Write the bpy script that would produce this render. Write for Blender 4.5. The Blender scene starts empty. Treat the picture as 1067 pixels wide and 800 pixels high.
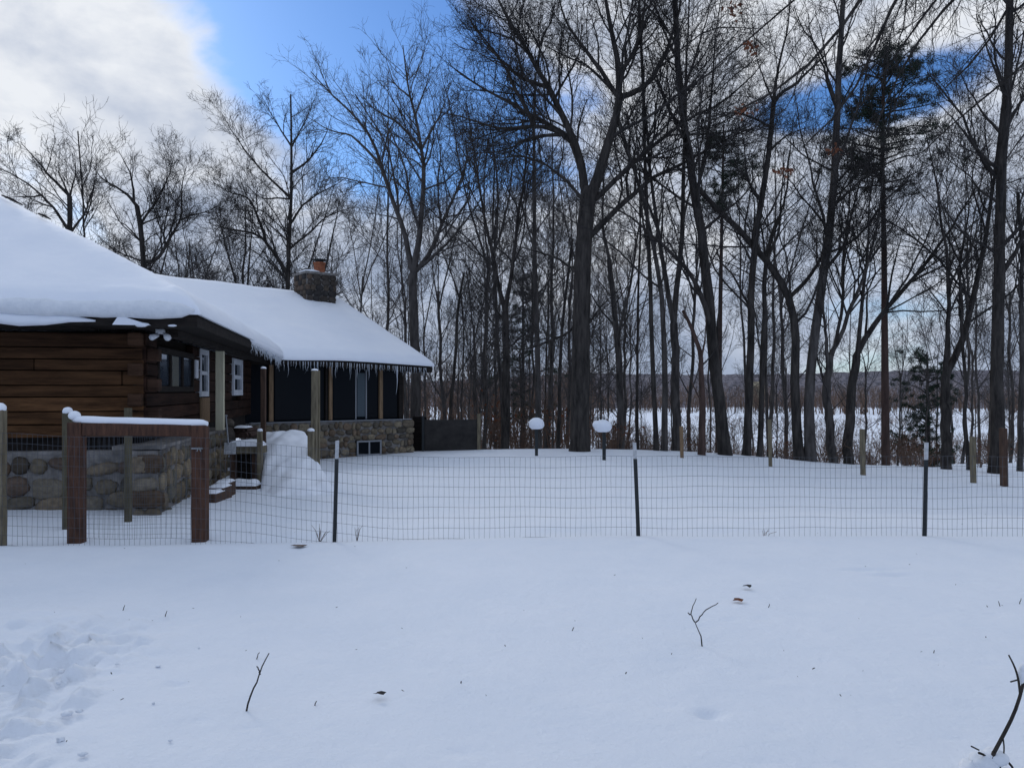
import bpy, math, random
import numpy as np
from mathutils import Vector

RS = np.random.RandomState
random.seed(7)
scene = bpy.context.scene
COL = scene.collection
EYE = 1.5; F = 802.0; CX = 533.5; HY = 407.0

def P(px, py, D):            # photograph pixel at a known distance -> a point of the place
    return np.array([(px-CX)/F*D, D, EYE+(HY-py)/F*D])
def G(px, D):                # same, standing on the ground
    x = (px-CX)/F*D
    return np.array([x, D, float(ground_z(np.array([x]), np.array([D]))[0])])

# ------------------------------------------------------------------ ground height
CTRL = [(0,562,7.7),(200,562,7.7),(350,563,7.7),(500,559,7.7),(663,556,7.7),(965,555,7.7),(1090,556,7.7),
        (80,549,8.7),(110,531,10.0),(0,527,9.6),(205,546,9.2),(180,541,10.0),(215,522,10.8),(250,528,11.2),(300,525,11.6),(350,520,12.),
        (450,515,12.5),(700,518,12.5),(950,524,12.5),(325,497,14.0),(400,497,15.5),
        (335,485,20.5),(430,471,23.3),(500,469,24.0),(557,471,21),(600,470,23),(627,477,19.6),(700,478,21.5),
        (803,486,20.5),(900,493,19.5),(960,492,21),(1015,500,18.5),(1060,504,18),(1120,508,19),(1000,497,22)]
CP = np.array([[(a-CX)/F*d, d, EYE+(HY-b)/F*d] for a,b,d in CTRL])
NEAR = np.array([[x,y,0.0] for x in (-6,-3,0,3,6) for y in (0,2,4,5.8)])
CP = np.vstack([CP, NEAR, [[-14,10,0.],[-20,20,-.4],[-14,28,-.6],[20,8,-.1],[26,20,-.9],[-6,26,-.5]]])
def sstep(t):
    t = np.clip(t,0,1); return t*t*(3-2*t)
def ground_z(x, y):
    x = np.asarray(x,float); y = np.asarray(y,float)
    num = np.zeros_like(x); den = np.zeros_like(x)
    for cx_,cy_,cz_ in CP:
        d2 = (x-cx_)**2+(y-cy_)**2
        sg = 0.9+0.07*max(cy_,0)
        w = np.exp(-d2/(2*sg*sg))+2e-3/(1+d2)**1.5
        num += w*cz_; den += w
    z = num/den
    k = sstep((y-23.6)/30.0)
    far = -4.3+0.25*np.sin(x*.05)*np.sin(y*.043)
    z = z*(1-k)+far*k
    z = z-0.35*sstep((y-23.8)/4)*(1-k)
    return z

# value noise ------------------------------------------------------
_perm = RS(3).rand(256,256)
def vnoise(x,y):
    xi=np.floor(x).astype(int); yi=np.floor(y).astype(int); fx=x-xi; fy=y-yi
    fx=fx*fx*(3-2*fx); fy=fy*fy*(3-2*fy)
    g=lambda a,b:_perm[a%256,b%256]
    return (g(xi,yi)*(1-fx)+g(xi+1,yi)*fx)*(1-fy)+(g(xi,yi+1)*(1-fx)+g(xi+1,yi+1)*fx)*fy
def fbm(x,y,o=4):
    s=0;a=.5
    for i in range(o):
        s=s+a*vnoise(x*2**i+17*i,y*2**i+9*i); a*=.5
    return s

# ------------------------------------------------------------------ object helpers
WL = {}
def tag(o,label=None,cat=None,group=None,kind=None):
    if label: o['label']=label
    if cat: o['category']=cat
    if group: o['group']=group
    if kind: o['kind']=kind
    return o
def empty(name,loc,label=None,cat=None,group=None):
    o=bpy.data.objects.new(name,None); COL.objects.link(o); o.location=tuple(loc); o.empty_display_size=.2
    WL[o.name]=np.array(loc,float); tag(o,label,cat,group); return o
def link_mesh(name,V,Fc,mat,parent=None,loc=None,smooth=False,cols=None,bevel=0):
    V=np.asarray(V,float).reshape(-1,3)
    if parent is not None: base=WL[parent.name]
    elif loc is not None: base=np.array(loc,float)
    else: base=np.array([(V[:,0].min()+V[:,0].max())/2,(V[:,1].min()+V[:,1].max())/2,V[:,2].min()])
    me=bpy.data.meshes.new(name); VV=(V-base)
    if isinstance(Fc,np.ndarray):
        n,k=Fc.shape
        me.vertices.add(len(VV)); me.vertices.foreach_set('co',VV.astype(np.float32).ravel())
        me.loops.add(n*k); me.loops.foreach_set('vertex_index',Fc.astype(np.int32).ravel())
        me.polygons.add(n); me.polygons.foreach_set('loop_start',np.arange(0,n*k,k,dtype=np.int32))
        me.update(calc_edges=True)
    else:
        me.from_pydata([tuple(v) for v in VV],[],Fc)
    if cols is not None:
        at=me.attributes.new('Col','FLOAT_COLOR','POINT')
        at.data.foreach_set('color',np.asarray(cols,np.float32).ravel())
    me.polygons.foreach_set('use_smooth',np.full(len(me.polygons),bool(smooth)))
    me.update()
    me.materials.append(mat)
    o=bpy.data.objects.new(name,me); COL.objects.link(o)
    if parent is not None:
        o.parent=parent; WL[o.name]=base
    else:
        o.location=tuple(base); WL[o.name]=base
    if bevel:
        m=o.modifiers.new('Bevel','BEVEL'); m.width=bevel; m.segments=2; m.limit_method='ANGLE'
    return o

class MB:
    def __init__(s): s.V=[]; s.F=[]; s.C=[]; s.n=0
    def add(s,v,f,col=(1,1,1)):
        v=np.asarray(v,float).reshape(-1,3)
        s.V.append(v); s.F+= [tuple(int(i)+s.n for i in q) for q in f]
        s.C.append(np.tile([col[0],col[1],col[2],1.],(len(v),1))); s.n+=len(v)
    def obox(s,o,a,b,c,col=(1,1,1)):      # corner + three edge vectors
        o,a,b,c=[np.asarray(q,float) for q in (o,a,b,c)]
        v=[o,o+a,o+a+b,o+b,o+c,o+a+c,o+a+b+c,o+b+c]
        f=[(0,3,2,1),(4,5,6,7),(0,1,5,4),(1,2,6,5),(2,3,7,6),(3,0,4,7)]
        if np.dot(np.cross(a,b),c)<0: f=[q[::-1] for q in f]
        s.add(v,f,col)
    def box(s,x0,x1,y0,y1,z0,z1,col=(1,1,1)): s.obox((x0,y0,z0),(x1-x0,0,0),(0,y1-y0,0),(0,0,z1-z0),col)
    def tube(s,pts,rad,sides=6,col=(1,1,1)):
        pts=np.asarray(pts,float); n=len(pts); rad=np.broadcast_to(np.asarray(rad,float),(n,))
        t=np.gradient(pts,axis=0); t/=np.linalg.norm(t,axis=1)[:,None]+1e-9
        ref=np.array([.31,.93,.2]) if abs(t[0][2])>.8 else np.array([0.1,.05,1.])
        n1=np.cross(t,ref); n1/=np.linalg.norm(n1,axis=1)[:,None]+1e-9; n2=np.cross(t,n1)
        a=np.arange(sides)*2*np.pi/sides
        v=(pts[:,None,:]+rad[:,None,None]*(np.cos(a)[None,:,None]*n1[:,None,:]+np.sin(a)[None,:,None]*n2[:,None,:])).reshape(-1,3)
        f=[(i*sides+j,i*sides+(j+1)%sides,(i+1)*sides+(j+1)%sides,(i+1)*sides+j) for i in range(n-1) for j in range(sides)]
        f.append(tuple(range(sides))[::-1]); f.append(tuple((n-1)*sides+j for j in range(sides)))
        f=[q[::-1] for q in f]
        s.add(v,f,col)
    def blob(s,c,r,ax=None,col=(1,1,1),seg=10,ring=6,jit=0.,rs=None,zmin=None,pw=1.0):
        c=np.asarray(c,float); ax=np.eye(3) if ax is None else np.asarray(ax,float); r=np.asarray(r,float)
        v=[]
        for i in range(ring+1):
            ph=math.pi*i/ring
            for j in range(seg):
                th=2*math.pi*j/seg
                d=np.array([math.sin(ph)*math.cos(th),math.sin(ph)*math.sin(th),math.cos(ph)])
                d=np.sign(d)*np.abs(d)**pw
                k=1+(rs.uniform(-jit,jit) if rs is not None and 0<i<ring else 0)
                q=d*r*k
                if zmin is not None: q[2]=max(q[2],zmin)
                v.append(c+q@ax)
        f=[(i*seg+j,(i+1)*seg+j,(i+1)*seg+(j+1)%seg,i*seg+(j+1)%seg) for i in range(ring) for j in range(seg)]
        s.add(v,f,col)
    def build(s,name,mat,parent=None,smooth=False,bevel=0,loc=None):
        return link_mesh(name,np.vstack(s.V),s.F,mat,parent,loc,smooth,np.vstack(s.C),bevel)

# ------------------------------------------------------------------ materials
def nn(nt,t,**k):
    n=nt.nodes.new(t)
    for a,b in k.items(): setattr(n,a,b)
    return n
def make_mat(name,base=(.5,.5,.5),rough=.8,noise=None,dark=None,scale=5,detail=6,stretch=(1,1,1),bump=0,bscale=None,attr=False,spec=.3,transm=0,coord='Object',metal=0,sss=0,contrast=(.35,.65)):
    m=bpy.data.materials.new(name); m.use_nodes=True; nt=m.node_tree; L=nt.links
    b=nt.nodes['Principled BSDF']; b.inputs['Roughness'].default_value=rough
    b.inputs['Specular IOR Level'].default_value=spec; b.inputs['Metallic'].default_value=metal
    b.inputs['Transmission Weight'].default_value=transm
    if sss:
        b.inputs['Subsurface Weight'].default_value=sss; b.inputs['Subsurface Radius'].default_value=(.02,.03,.04)
    tc=nn(nt,'ShaderNodeTexCoord'); mp=nn(nt,'ShaderNodeMapping'); mp.inputs['Scale'].default_value=stretch
    L.new(tc.outputs[coord],mp.inputs['Vector'])
    col=None
    if dark is not None:
        nz=nn(nt,'ShaderNodeTexNoise'); nz.inputs['Scale'].default_value=scale; nz.inputs['Detail'].default_value=detail
        nz.inputs['Roughness'].default_value=.65
        L.new(mp.outputs[0],nz.inputs['Vector'])
        mr=nn(nt,'ShaderNodeMapRange'); mr.inputs[1].default_value=contrast[0]; mr.inputs[2].default_value=contrast[1]
        L.new(nz.outputs[0],mr.inputs[0])
        mx=nn(nt,'ShaderNodeMix',data_type='RGBA'); mx.inputs[6].default_value=(*dark,1); mx.inputs[7].default_value=(*base,1)
        L.new(mr.outputs[0],mx.inputs[0]); col=mx.outputs[2]
    if attr:
        a=nn(nt,'ShaderNodeAttribute',attribute_name='Col')
        if col is None: col=a.outputs['Color']
        else:
            mu=nn(nt,'ShaderNodeMix',data_type='RGBA',blend_type='MULTIPLY'); mu.inputs[0].default_value=1
            L.new(col,mu.inputs[6]); L.new(a.outputs['Color'],mu.inputs[7]); col=mu.outputs[2]
    if col is not None: L.new(col,b.inputs['Base Color'])
    else: b.inputs['Base Color'].default_value=(*base,1)
    if bump and name=='snow':
        n0=nn(nt,'ShaderNodeTexNoise'); n0.inputs['Scale'].default_value=3.2; n0.inputs['Detail'].default_value=12; n0.inputs['Roughness'].default_value=.72; L.new(mp.outputs[0],n0.inputs['Vector'])
        bp=nn(nt,'ShaderNodeBump'); bp.inputs['Strength'].default_value=1; bp.inputs['Distance'].default_value=.030; L.new(n0.outputs[0],bp.inputs['Height']); L.new(bp.outputs[0],b.inputs['Normal'])
    elif bump:
        nb=nn(nt,'ShaderNodeTexNoise'); nb.inputs['Scale'].default_value=bscale or scale*2; nb.inputs['Detail'].default_value=8
        L.new(mp.outputs[0],nb.inputs['Vector'])
        bp=nn(nt,'ShaderNodeBump'); bp.inputs['Strength'].default_value=1; bp.inputs['Distance'].default_value=bump
        L.new(nb.outputs[0],bp.inputs['Height']); L.new(bp.outputs[0],b.inputs['Normal'])
    return m
M={}
M['snow']=make_mat('snow',(.84,.87,.93),.75,dark=(.80,.84,.91),scale=1.5,bump=.006,bscale=9,spec=.25)
M['roofsnow']=make_mat('roof_snow',(.89,.91,.96),.7,dark=(.84,.87,.94),scale=.8,bump=.01,bscale=5,spec=.25)
M['snowlump']=make_mat('snow_lump',(.80,.82,.86),.75,dark=(.70,.73,.78),scale=9,bump=.008,bscale=30,spec=.25)
M['ice']=make_mat('ice',(.72,.78,.86),.15,spec=.5,transm=.55)
M['bark']=make_mat('bark',(.110,.098,.090),.95,dark=(.030,.027,.026),scale=7,stretch=(1,1,.18),bump=.03,bscale=11,spec=.1)
M['bark_dark']=make_mat('bark_dark',(.072,.063,.057),.95,dark=(.022,.020,.019),scale=7,stretch=(1,1,.2),bump=.03,bscale=11,spec=.1)
M['bark_pale']=make_mat('bark_pale',(.12,.108,.102),.95,dark=(.05,.045,.042),scale=6,stretch=(1,1,.25),bump=.02,bscale=10,spec=.1)
M['bark_red']=make_mat('bark_red',(.105,.068,.058),.95,dark=(.05,.035,.03),scale=7,stretch=(1,1,.18),bump=.03,bscale=11,spec=.1)
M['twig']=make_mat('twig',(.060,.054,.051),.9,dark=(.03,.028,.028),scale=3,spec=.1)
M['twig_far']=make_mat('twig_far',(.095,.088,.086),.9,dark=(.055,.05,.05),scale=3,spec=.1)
M['brush']=make_mat('brush',(.19,.125,.09),.95,dark=(.08,.055,.045),scale=1.2,spec=.1)
M['leaf']=make_mat('dry_leaf',(.22,.085,.045),.9,dark=(.10,.045,.03),scale=4,spec=.1)
M['needle']=make_mat('pine_needles',(.035,.055,.035),.9,dark=(.015,.026,.018),scale=2,spec=.15)
M['logs']=make_mat('hewn_boards',(1.0,.95,.9),.85,dark=(.18,.15,.14),scale=4.2,stretch=(.3,.3,2.6),detail=10,bump=.012,bscale=9,attr=True,spec=.15,contrast=(.3,.62))
M['stone']=make_mat('field_stone',(1,1,1),.9,dark=(.55,.55,.55),scale=12,bump=.012,bscale=22,attr=True,spec=.2)
M['mortar']=make_mat('mortar',(.27,.25,.235),.95,dark=(.13,.12,.11),scale=6,bump=.012,spec=.1)
M['darkwood']=make_mat('dark_fascia',(.030,.024,.021),.9,dark=(.014,.012,.011),scale=5,stretch=(1,1,4),bump=.004,spec=.15)
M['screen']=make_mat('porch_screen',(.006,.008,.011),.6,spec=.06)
M['darkglass']=make_mat('dark_glass',(.004,.005,.007),.12,spec=.12)
M['glass']=make_mat('window_glass',(.04,.05,.065),.06,spec=.8)
M['curtain']=make_mat('pale_curtain',(.06,.08,.095),.4,spec=.3)
M['white']=make_mat('white_paint',(.72,.74,.78),.5,dark=(.6,.62,.66),scale=8,spec=.3)
M['grayframe']=make_mat('gray_frame',(.26,.27,.29),.6,spec=.3)
M['tan']=make_mat('tan_lumber',(.29,.19,.11),.8,dark=(.17,.11,.065),scale=6,stretch=(4,4,.5),bump=.003,spec=.2)
M['treated']=make_mat('treated_lumber',(.23,.195,.13),.85,dark=(.11,.092,.065),scale=6,stretch=(4,4,.5),bump=.004,spec=.2)
M['cream']=make_mat('cream_post',(.62,.58,.42),.7,dark=(.5,.46,.33),scale=5,stretch=(3,3,.4),bump=.002,spec=.2)
M['treated_shaded']=make_mat('shaded_lumber',(.13,.115,.075),.85,dark=(.07,.06,.042),scale=6,stretch=(4,4,.5),bump=.004,spec=.15)  # copy of the treated lumber, shade painted in as a darker tone
M['gate']=make_mat('red_brown_stain',(.115,.056,.036),.8,dark=(.05,.027,.02),scale=7,stretch=(4,4,.6),bump=.005,spec=.2)
M['brownpost']=make_mat('brown_post',(.11,.065,.045),.85,dark=(.05,.032,.025),scale=7,stretch=(4,4,.5),bump=.004,spec=.2)
M['steel']=make_mat('black_steel',(.018,.022,.024),.6,spec=.4)
M['galv']=make_mat('wire',(.07,.078,.095),.6,spec=.3)
M['tip']=make_mat('white_tip',(.55,.56,.58),.6,dark=(.35,.36,.37),scale=20,spec=.3)
M['panel']=make_mat('black_panel',(.045,.040,.037),.85,dark=(.022,.020,.019),scale=3,spec=.3)
M['clay']=make_mat('clay_flue',(.38,.14,.07),.85,dark=(.20,.07,.04),scale=8,spec=.2)
M['metal']=make_mat('grey_metal',(.3,.31,.32),.4,metal=.8,spec=.5)
M['hill']=make_mat('wooded_hill',(.25,.23,.25),1,dark=(.12,.11,.12),scale=.5,detail=12,stretch=(1,1,2.2),spec=0,contrast=(.4,.6))
M['farwall']=make_mat('far_wall',(.34,.29,.20),.9,spec=.1)

# ------------------------------------------------------------------ tubes in bulk
def tubes(groups):
    """groups: list of (pts[M,n,3], rad[M,n], sides) -> verts, quads"""
    VV=[];FF=[];off=0
    for Pn,Rn,sd in groups:
        if len(Pn)==0: continue
        m,n,_=Pn.shape
        t=np.gradient(Pn,axis=1); t/=np.linalg.norm(t,axis=2,keepdims=True)+1e-9
        mean=t.mean(axis=1); ref=np.where((np.abs(mean[:,2])>.75)[:,None],np.array([[.9,.3,.1]]),np.array([[.05,.1,1.]]))
        n1=np.cross(t,ref[:,None,:]); n1/=np.linalg.norm(n1,axis=2,keepdims=True)+1e-9; n2=np.cross(t,n1)
        a=np.arange(sd)*2*np.pi/sd
        v=Pn[:,:,None,:]+Rn[:,:,None,None]*(np.cos(a)[None,None,:,None]*n1[:,:,None,:]+np.sin(a)[None,None,:,None]*n2[:,:,None,:])
        VV.append(v.reshape(-1,3))
        I=off+np.arange(m*n*sd).reshape(m,n,sd); J=np.roll(I,-1,axis=2)
        q=np.stack([I[:,:-1],I[:,1:],J[:,1:],J[:,:-1]],axis=-1).reshape(-1,4)
        FF.append(q); off+=m*n*sd
    return np.vstack(VV),np.vstack(FF)
def unit(v): return v/(np.linalg.norm(v,axis=-1,keepdims=True)+1e-9)
def grow(rs,Pn,Rn,Ln,cnt,tmin,ratio,ang,trop,wig,n,rk=.6,rtip=.006,tip=.35,tmax=.98,lmin=.15,rmin=.006,lmax=9,power=1.0):
    m,k,_=Pn.shape
    cnt=np.maximum(np.round(cnt).astype(int),0)
    idx=np.repeat(np.arange(m),cnt); c=len(idx)
    if c==0: return np.zeros((0,n,3)),np.zeros((0,n)),np.zeros(0)
    t=tmin+(tmax-tmin)*rs.rand(c)**power
    f=t*(k-1); i=np.minimum(f.astype(int),k-2); fr=(f-i)
    a=Pn[idx,i]; b=Pn[idx,i+1]; st=a+(b-a)*fr[:,None]; tn=unit(b-a)
    rp=Rn[idx,i]*(1-fr)+Rn[idx,i+1]*fr
    L=np.clip(Ln[idx]*ratio*(1.15-.65*t)*rs.uniform(.55,1.25,c),lmin,lmax)
    r0=np.maximum(np.minimum(rp*rk*rs.uniform(.6,.95,c),L*.014+.002),rmin)
    th=np.radians(rs.uniform(ang[0],ang[1],c))
    rnd=rs.normal(size=(c,3)); pe=unit(rnd-(rnd*tn).sum(1,keepdims=True)*tn)
    d=unit(np.cos(th)[:,None]*tn+np.sin(th)[:,None]*pe+np.array([0,0,trop]))
    out=np.zeros((c,n,3)); out[:,0]=st; p=st.copy(); step=(L/(n-1))[:,None]
    for s in range(1,n):
        d=unit(d+rs.normal(size=(c,3))*wig+np.array([0,0,trop*.35]))
        p=p+d*step; out[:,s]=p
    tt=np.linspace(0,1,n)[None,:]
    R=np.maximum(r0[:,None]*(1-(1-tip)*tt),rtip*(1-.3*tt))
    return out,R,L
def resample(pts,n):
    pts=np.asarray(pts,float); d=np.r_[0,np.cumsum(np.linalg.norm(np.diff(pts,axis=0),axis=1))]
    # smooth curve through the points
    s=np.linspace(0,d[-1],n); out=np.stack([np.interp(s,d,pts[:,i]) for i in range(3)],1)
    for _ in range(2): out[1:-1]=.25*out[:-2]+.5*out[1:-1]+.25*out[2:]
    return out,d[-1]
def crown(rs,LV,dens=1.0,wig=.16,scale=1.0,levels=3,trop=.12,rt=.006,ang=(24,55)):
    """LV: traced/primary limbs (P,R,L) ; returns groups of tubes for the finer branches"""
    Pn,Rn,Ln=LV; g=[]
    specs=[(2.3,.56,7,5),(2.5,.58,6,4),(3.2,.58,5,3),(2.6,.58,4,3)][:levels]
    cur=(Pn,Rn,Ln)
    for q,(den,ratio,n,sd) in enumerate(specs):
        c=cur[2]*den*dens*rs.uniform(.7,1.3,len(cur[2]))/scale
        if q>=1: c=np.maximum(c,1.5)
        nx=grow(rs,*cur,c,.12 if q else .18,ratio,ang,trop,wig*(1+.25*q),n,rtip=rt,rmin=rt*1.25,lmin=.4*scale,lmax=4.8*scale)
        g.append((nx[0],nx[1],sd)); cur=nx
    return g
def put_tree(root,groups_trunk,groups_crown,barkm,twigm):
    V,Fq=tubes(groups_trunk); link_mesh('trunk',V,Fq,barkm,root,smooth=True)
    V,Fq=tubes(groups_crown); link_mesh('branches',V,Fq,twigm,root,smooth=True)
def leafquads(rs,pts,size):
    n=len(pts); a=unit(rs.normal(size=(n,3)))*size*rs.uniform(.6,1.3,(n,1)); b=unit(np.cross(a,rs.normal(size=(n,3))))*size*.6
    V=np.stack([pts-a-b*.3,pts-b,pts+a,pts+b],1).reshape(-1,3)
    return V,np.arange(4*n).reshape(n,4)

# ------------------------------------------------------------------ traced trees
def hero(name,label,D,trunk,limbs,wbase,wtop,seed,bark='bark',dens=1.0,levels=3,cat='tree',leaders=True,depth=.35,rt=.006,extra=None,tw='twig',grp=None,trop=.12):
    rs=RS(seed)
    base=G(trunk[0][0],D); root=empty(name,base,label,cat,grp)
    n=16
    tp=[P(a,b,D) for a,b in trunk]; tp[0]=base-np.array([0,0,.35])
    T,Lt=resample(tp,n); T[1:]+=np.cumsum(rs.normal(size=(n-1,3))*np.array([.012,.05,0]),axis=0)
    ppm=F/D; r0=wbase*.86/2/ppm; r1=wtop*.8/2/ppm; rt=rt*(.75 if D<32 else 1.0)
    s=np.linspace(0,1,n); R=r0+(r1-r0)*s; R[0]*=1.3; R[1]*=1.05
    limbP=[];limbR=[];limbL=[]
    drift=rs.uniform(-1,1,len(limbs))
    for q,l in enumerate(limbs):
        w=l[0]; pts=l[1:]
        a0=np.array([P(x,y,D) for x,y in pts])
        # start at the closest point of trunk or an earlier limb
        cand=np.vstack([T]+[x for x in limbP]); d=np.linalg.norm((cand-a0[0])[:,[0,2]],axis=1); a0[0]=cand[d.argmin()]
        y0=a0[0][1]; dd=np.r_[0,np.cumsum(np.linalg.norm(np.diff(a0,axis=0),axis=1))]
        slope=drift[q]*depth
        # lateral drift in depth, kept on the same sight lines
        for i in range(1,len(a0)):
            Y=y0+slope*dd[i]; k=Y/a0[i][1]
            a0[i]=np.array([a0[i][0]*k,Y,EYE+(a0[i][2]-EYE)*k])
        A,Ll=resample(a0,14)
        A[1:]+=np.cumsum(rs.normal(size=(13,3))*.025,axis=0)*min(1,Ll/5)
        rr=w*.74/2/ppm; limbP.append(A); limbR.append(np.maximum(rr*(1-.86*np.linspace(0,1,14)**.85),.012)); limbL.append(Ll)
    gt=[(T[None],R[None],12)]
    if limbP:
        LP=np.array(limbP);LR=np.array(limbR);LL=np.array(limbL)
        gt.append((LP,LR,7))
        g=crown(rs,(LP,LR,np.minimum(LL,7)),dens,levels=levels,rt=rt,trop=trop)
    else: g=[]
    # continue the trunk itself with side branches
    TT=T[None]; RR=R[None]
    if r1<.12:
        a=grow(rs,TT,RR,np.array([min(Lt,9.)]),np.array([Lt*.85*dens]),.42,.48,(28,62),trop,.13,8,rk=.5)
        g.append((a[0],a[1],5)); g+=crown(rs,a,dens,levels=2,rt=rt,trop=trop)
    put_tree(root,gt,g,M[bark],M[tw])
    return root,g
B='bare '
hero('oak_tree','massive bare oak with the thickest trunk, standing alone just behind the two snow-capped posts',23,
 [(603,473),(606,400),(607,330),(608,280),(612,225),(615,195)],
 [(14,(612,215),(611,183),(593,138),(569,96),(557,63),(539,39),(521,6),(505,-40)),
  (11,(611,190),(600,150),(590,135),(560,120),(530,102),(500,87),(470,66)),
  (8,(593,138),(572,130),(524,136),(494,126),(458,118)),
  (18,(616,215),(623,192),(632,144),(647,111),(650,75),(641,36),(638,0),(630,-50)),
  (9,(648,108),(668,93),(682,81),(697,50),(708,10),(715,-40)),
  (8,(647,96),(620,69),(596,39),(581,12),(572,-25)),
  (9,(618,222),(630,205),(650,180),(680,156),(720,125),(770,100),(800,60)),
  (10,(616,245),(628,235),(656,204),(680,183),(725,160),(790,128)),
  (6,(606,205),(575,175),(545,165),(505,168)),
  (5,(606,330),(602,339),(569,357),(536,363),(505,352)),
  (5,(606,300),(585,270),(560,262),(520,250)),
  (7,(569,96),(545,85),(515,60),(490,25)),
  (7,(560,120),(530,75),(500,40),(478,10)),
  (7,(650,75),(665,40),(672,0),(676,-40)),
  (5,(607,350),(625,320),(645,300)),(6,(590,135),(560,140),(520,160),(490,160))],24,20,11,'bark_dark',1.25,4,depth=.3)
hero('forked_tree','tall bare tree forking into a Y, rising behind the right end of the porch roof',30,
 [(432,452),(433,360),(432,320),(432,286)],
 [(9,(432,286),(420,236),(403,195),(397,166),(378,129),(354,112),(325,80)),
  (5,(399,170),(370,140),(341,133),(318,118)),
  (10,(432,286),(440,216),(440,166),(428,112),(420,75),(418,48)),
  (5,(434,150),(415,125),(395,117),(375,95)),
  (8,(433,290),(442,273),(459,232),(482,187),(490,150)),
  (6,(435,290),(450,265),(465,253),(490,224),(505,190)),
  (4,(440,166),(460,120),(470,85)),(4,(459,232),(455,195),(462,160),(450,120)),(3,(420,236),(405,225),(385,222)),
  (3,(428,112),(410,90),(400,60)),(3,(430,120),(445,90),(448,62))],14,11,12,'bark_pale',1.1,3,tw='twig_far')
hero('maple_tree','broad round-crowned bare tree directly behind the stone chimney',42,
 [(298,330),(298,296),(301,224),(301,189),(302,152),(301,97)],
 [(6,(299,287),(275,247),(257,241),(235,238),(217,232)),(5,(275,247),(262,204),(235,200),(220,186)),
  (4,(301,195),(269,172),(243,140),(232,118)),(4,(301,189),(321,166),(338,143),(345,120)),
  (4,(300,230),(318,210),(345,195),(365,180)),(4,(300,265),(325,240),(344,221),(372,212)),
  (3,(301,160),(285,125),(270,100)),(3,(302,160),(320,125),(328,105)),(3,(301,210),(270,205),(248,180)),(3,(300,250),(270,225),(245,215))],9,2,13,'bark_dark',1.1,4,tw='twig',depth=.3)
hero('crooked_tree','bare tree with crooked arching limbs above the ridge, left of the chimney',40,
 [(151,330),(151,280),(151,237),(146,216)],
 [(5,(146,216),(133,203),(120,196),(108,190),(100,175)),(4,(144,214),(138,190),(135,176),(125,155)),
  (4,(150,230),(165,205),(175,180),(180,160)),(6,(151,280),(165,275),(180,241),(191,226),(189,194),(195,170)),
  (3,(191,226),(205,222),(222,217),(235,205)),(3,(151,240),(170,225),(190,222)),(3,(150,250),(130,235),(110,225)),(3,(151,275),(120,262),(95,240))],8,6,14,'bark_dark',1.25,4)
hero('spreading_tree','bare spreading tree farthest left, rising over the top of the roof snow',36,
 [(75,300),(75,239),(74,205)],
 [(5,(74,205),(56,190),(38,169),(20,149)),(5,(75,236),(54,210),(27,190),(0,178),(-15,170)),(4,(75,242),(90,223),(98,200),(104,180)),
  (3,(74,205),(80,180),(78,160)),(3,(74,210),(60,180),(62,158)),(3,(54,210),(35,205),(10,205))],8,6,15,'bark_dark',1.25,4)
hero('slender_tree','slim upright bare tree with fine vertical twigs beside the leftmost spreading tree',38,
 [(90,310),(90,246),(87,176),(84,138)],[(2.5,(90,240),(97,200),(100,165)),(2.5,(89,220),(80,190),(74,160)),(2,(88,200),(93,170),(95,145))],4,1.5,16,'bark_dark',1.0,3)
# right-hand wood, in order across the picture
hero('bare_tree','thin straight bare trunk, leftmost of three close trunks behind the middle steel post',24,
 [(684,476),(682,400),(679,337),(675,240),(672,120),(668,0),(664,-60)],[(4,(676,260),(665,200),(655,150)),(4,(674,180),(685,120),(690,70),(700,20))],6,3,21,'bark_dark',.8)
hero('bare_tree','bare tree bending left above, middle of three close trunks behind the middle steel post',24,
 [(692,476),(692,400),(691,340),(683,270),(668,215),(652,170),(640,120)],[(4,(683,270),(690,220),(692,170))],8,3,22,'bark',.6)
hero('bare_tree','bare low-forked tree, rightmost of three close trunks behind the middle steel post',24.5,
 [(705,477),(702,380),(700,337)],[(8,(700,337),(693,290),(684,240),(676,180),(670,100),(660,20)),(9,(701,335),(709,272),(713,220),(716,150),(718,80),(722,0),(724,-50)),(4,(713,220),(728,170),(740,110),(748,50))],11,10,23,'bark',.65)
hero('snag_tree','short reddish dead trunk with a broken top, beside the big leaning tree',23,
 [(730,479),(731,420),(730,363),(722,340),(714,322)],[(4,(731,372),(736,350),(737,330)),(3,(729,420),(722,400),(716,385))],10,4,24,'bark_red',.35,2)
hero('leaning_tree','large bare tree leaning left from its base, with a long limb crossing towards the oak',23.5,
 [(757,481),(751,430),(746,380),(738,321),(736,282),(730,240),(726,200),(718,150),(709,105),(705,60),(705,18),(703,-40)],
 [(9,(740,330),(733,305),(712,272),(680,240),(650,216),(620,208)),(6,(728,215),(738,160),(741,110),(745,60),(752,0)),(5,(718,150),(700,120),(686,85),(676,50)),
  (5,(730,240),(750,225),(775,205),(800,170)),(5,(709,105),(722,70),(735,30),(742,-10)),(4,(746,370),(752,330),(754,290),(757,240)),(4,(705,60),(690,30),(684,0))],15,6,25,'bark_dark',.9,4)
hero('straight_tree','tall straight dark bare trunk right of the big leaning tree, forking near its top',24,
 [(777,481),(778,430),(779,370),(780,289),(785,240),(792,190),(798,144),(801,111)],
 [(6,(801,115),(815,95),(828,87),(860,60),(880,30)),(5,(801,111),(808,70),(818,30),(824,-20)),(4,(799,140),(780,120),(762,118),(735,124)),(4,(790,200),(770,180),(750,165)),(4,(796,160),(820,140),(845,130)),(3,(801,111),(790,70),(782,20))],10,6,26,'bark_dark',1.0,4)
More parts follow.
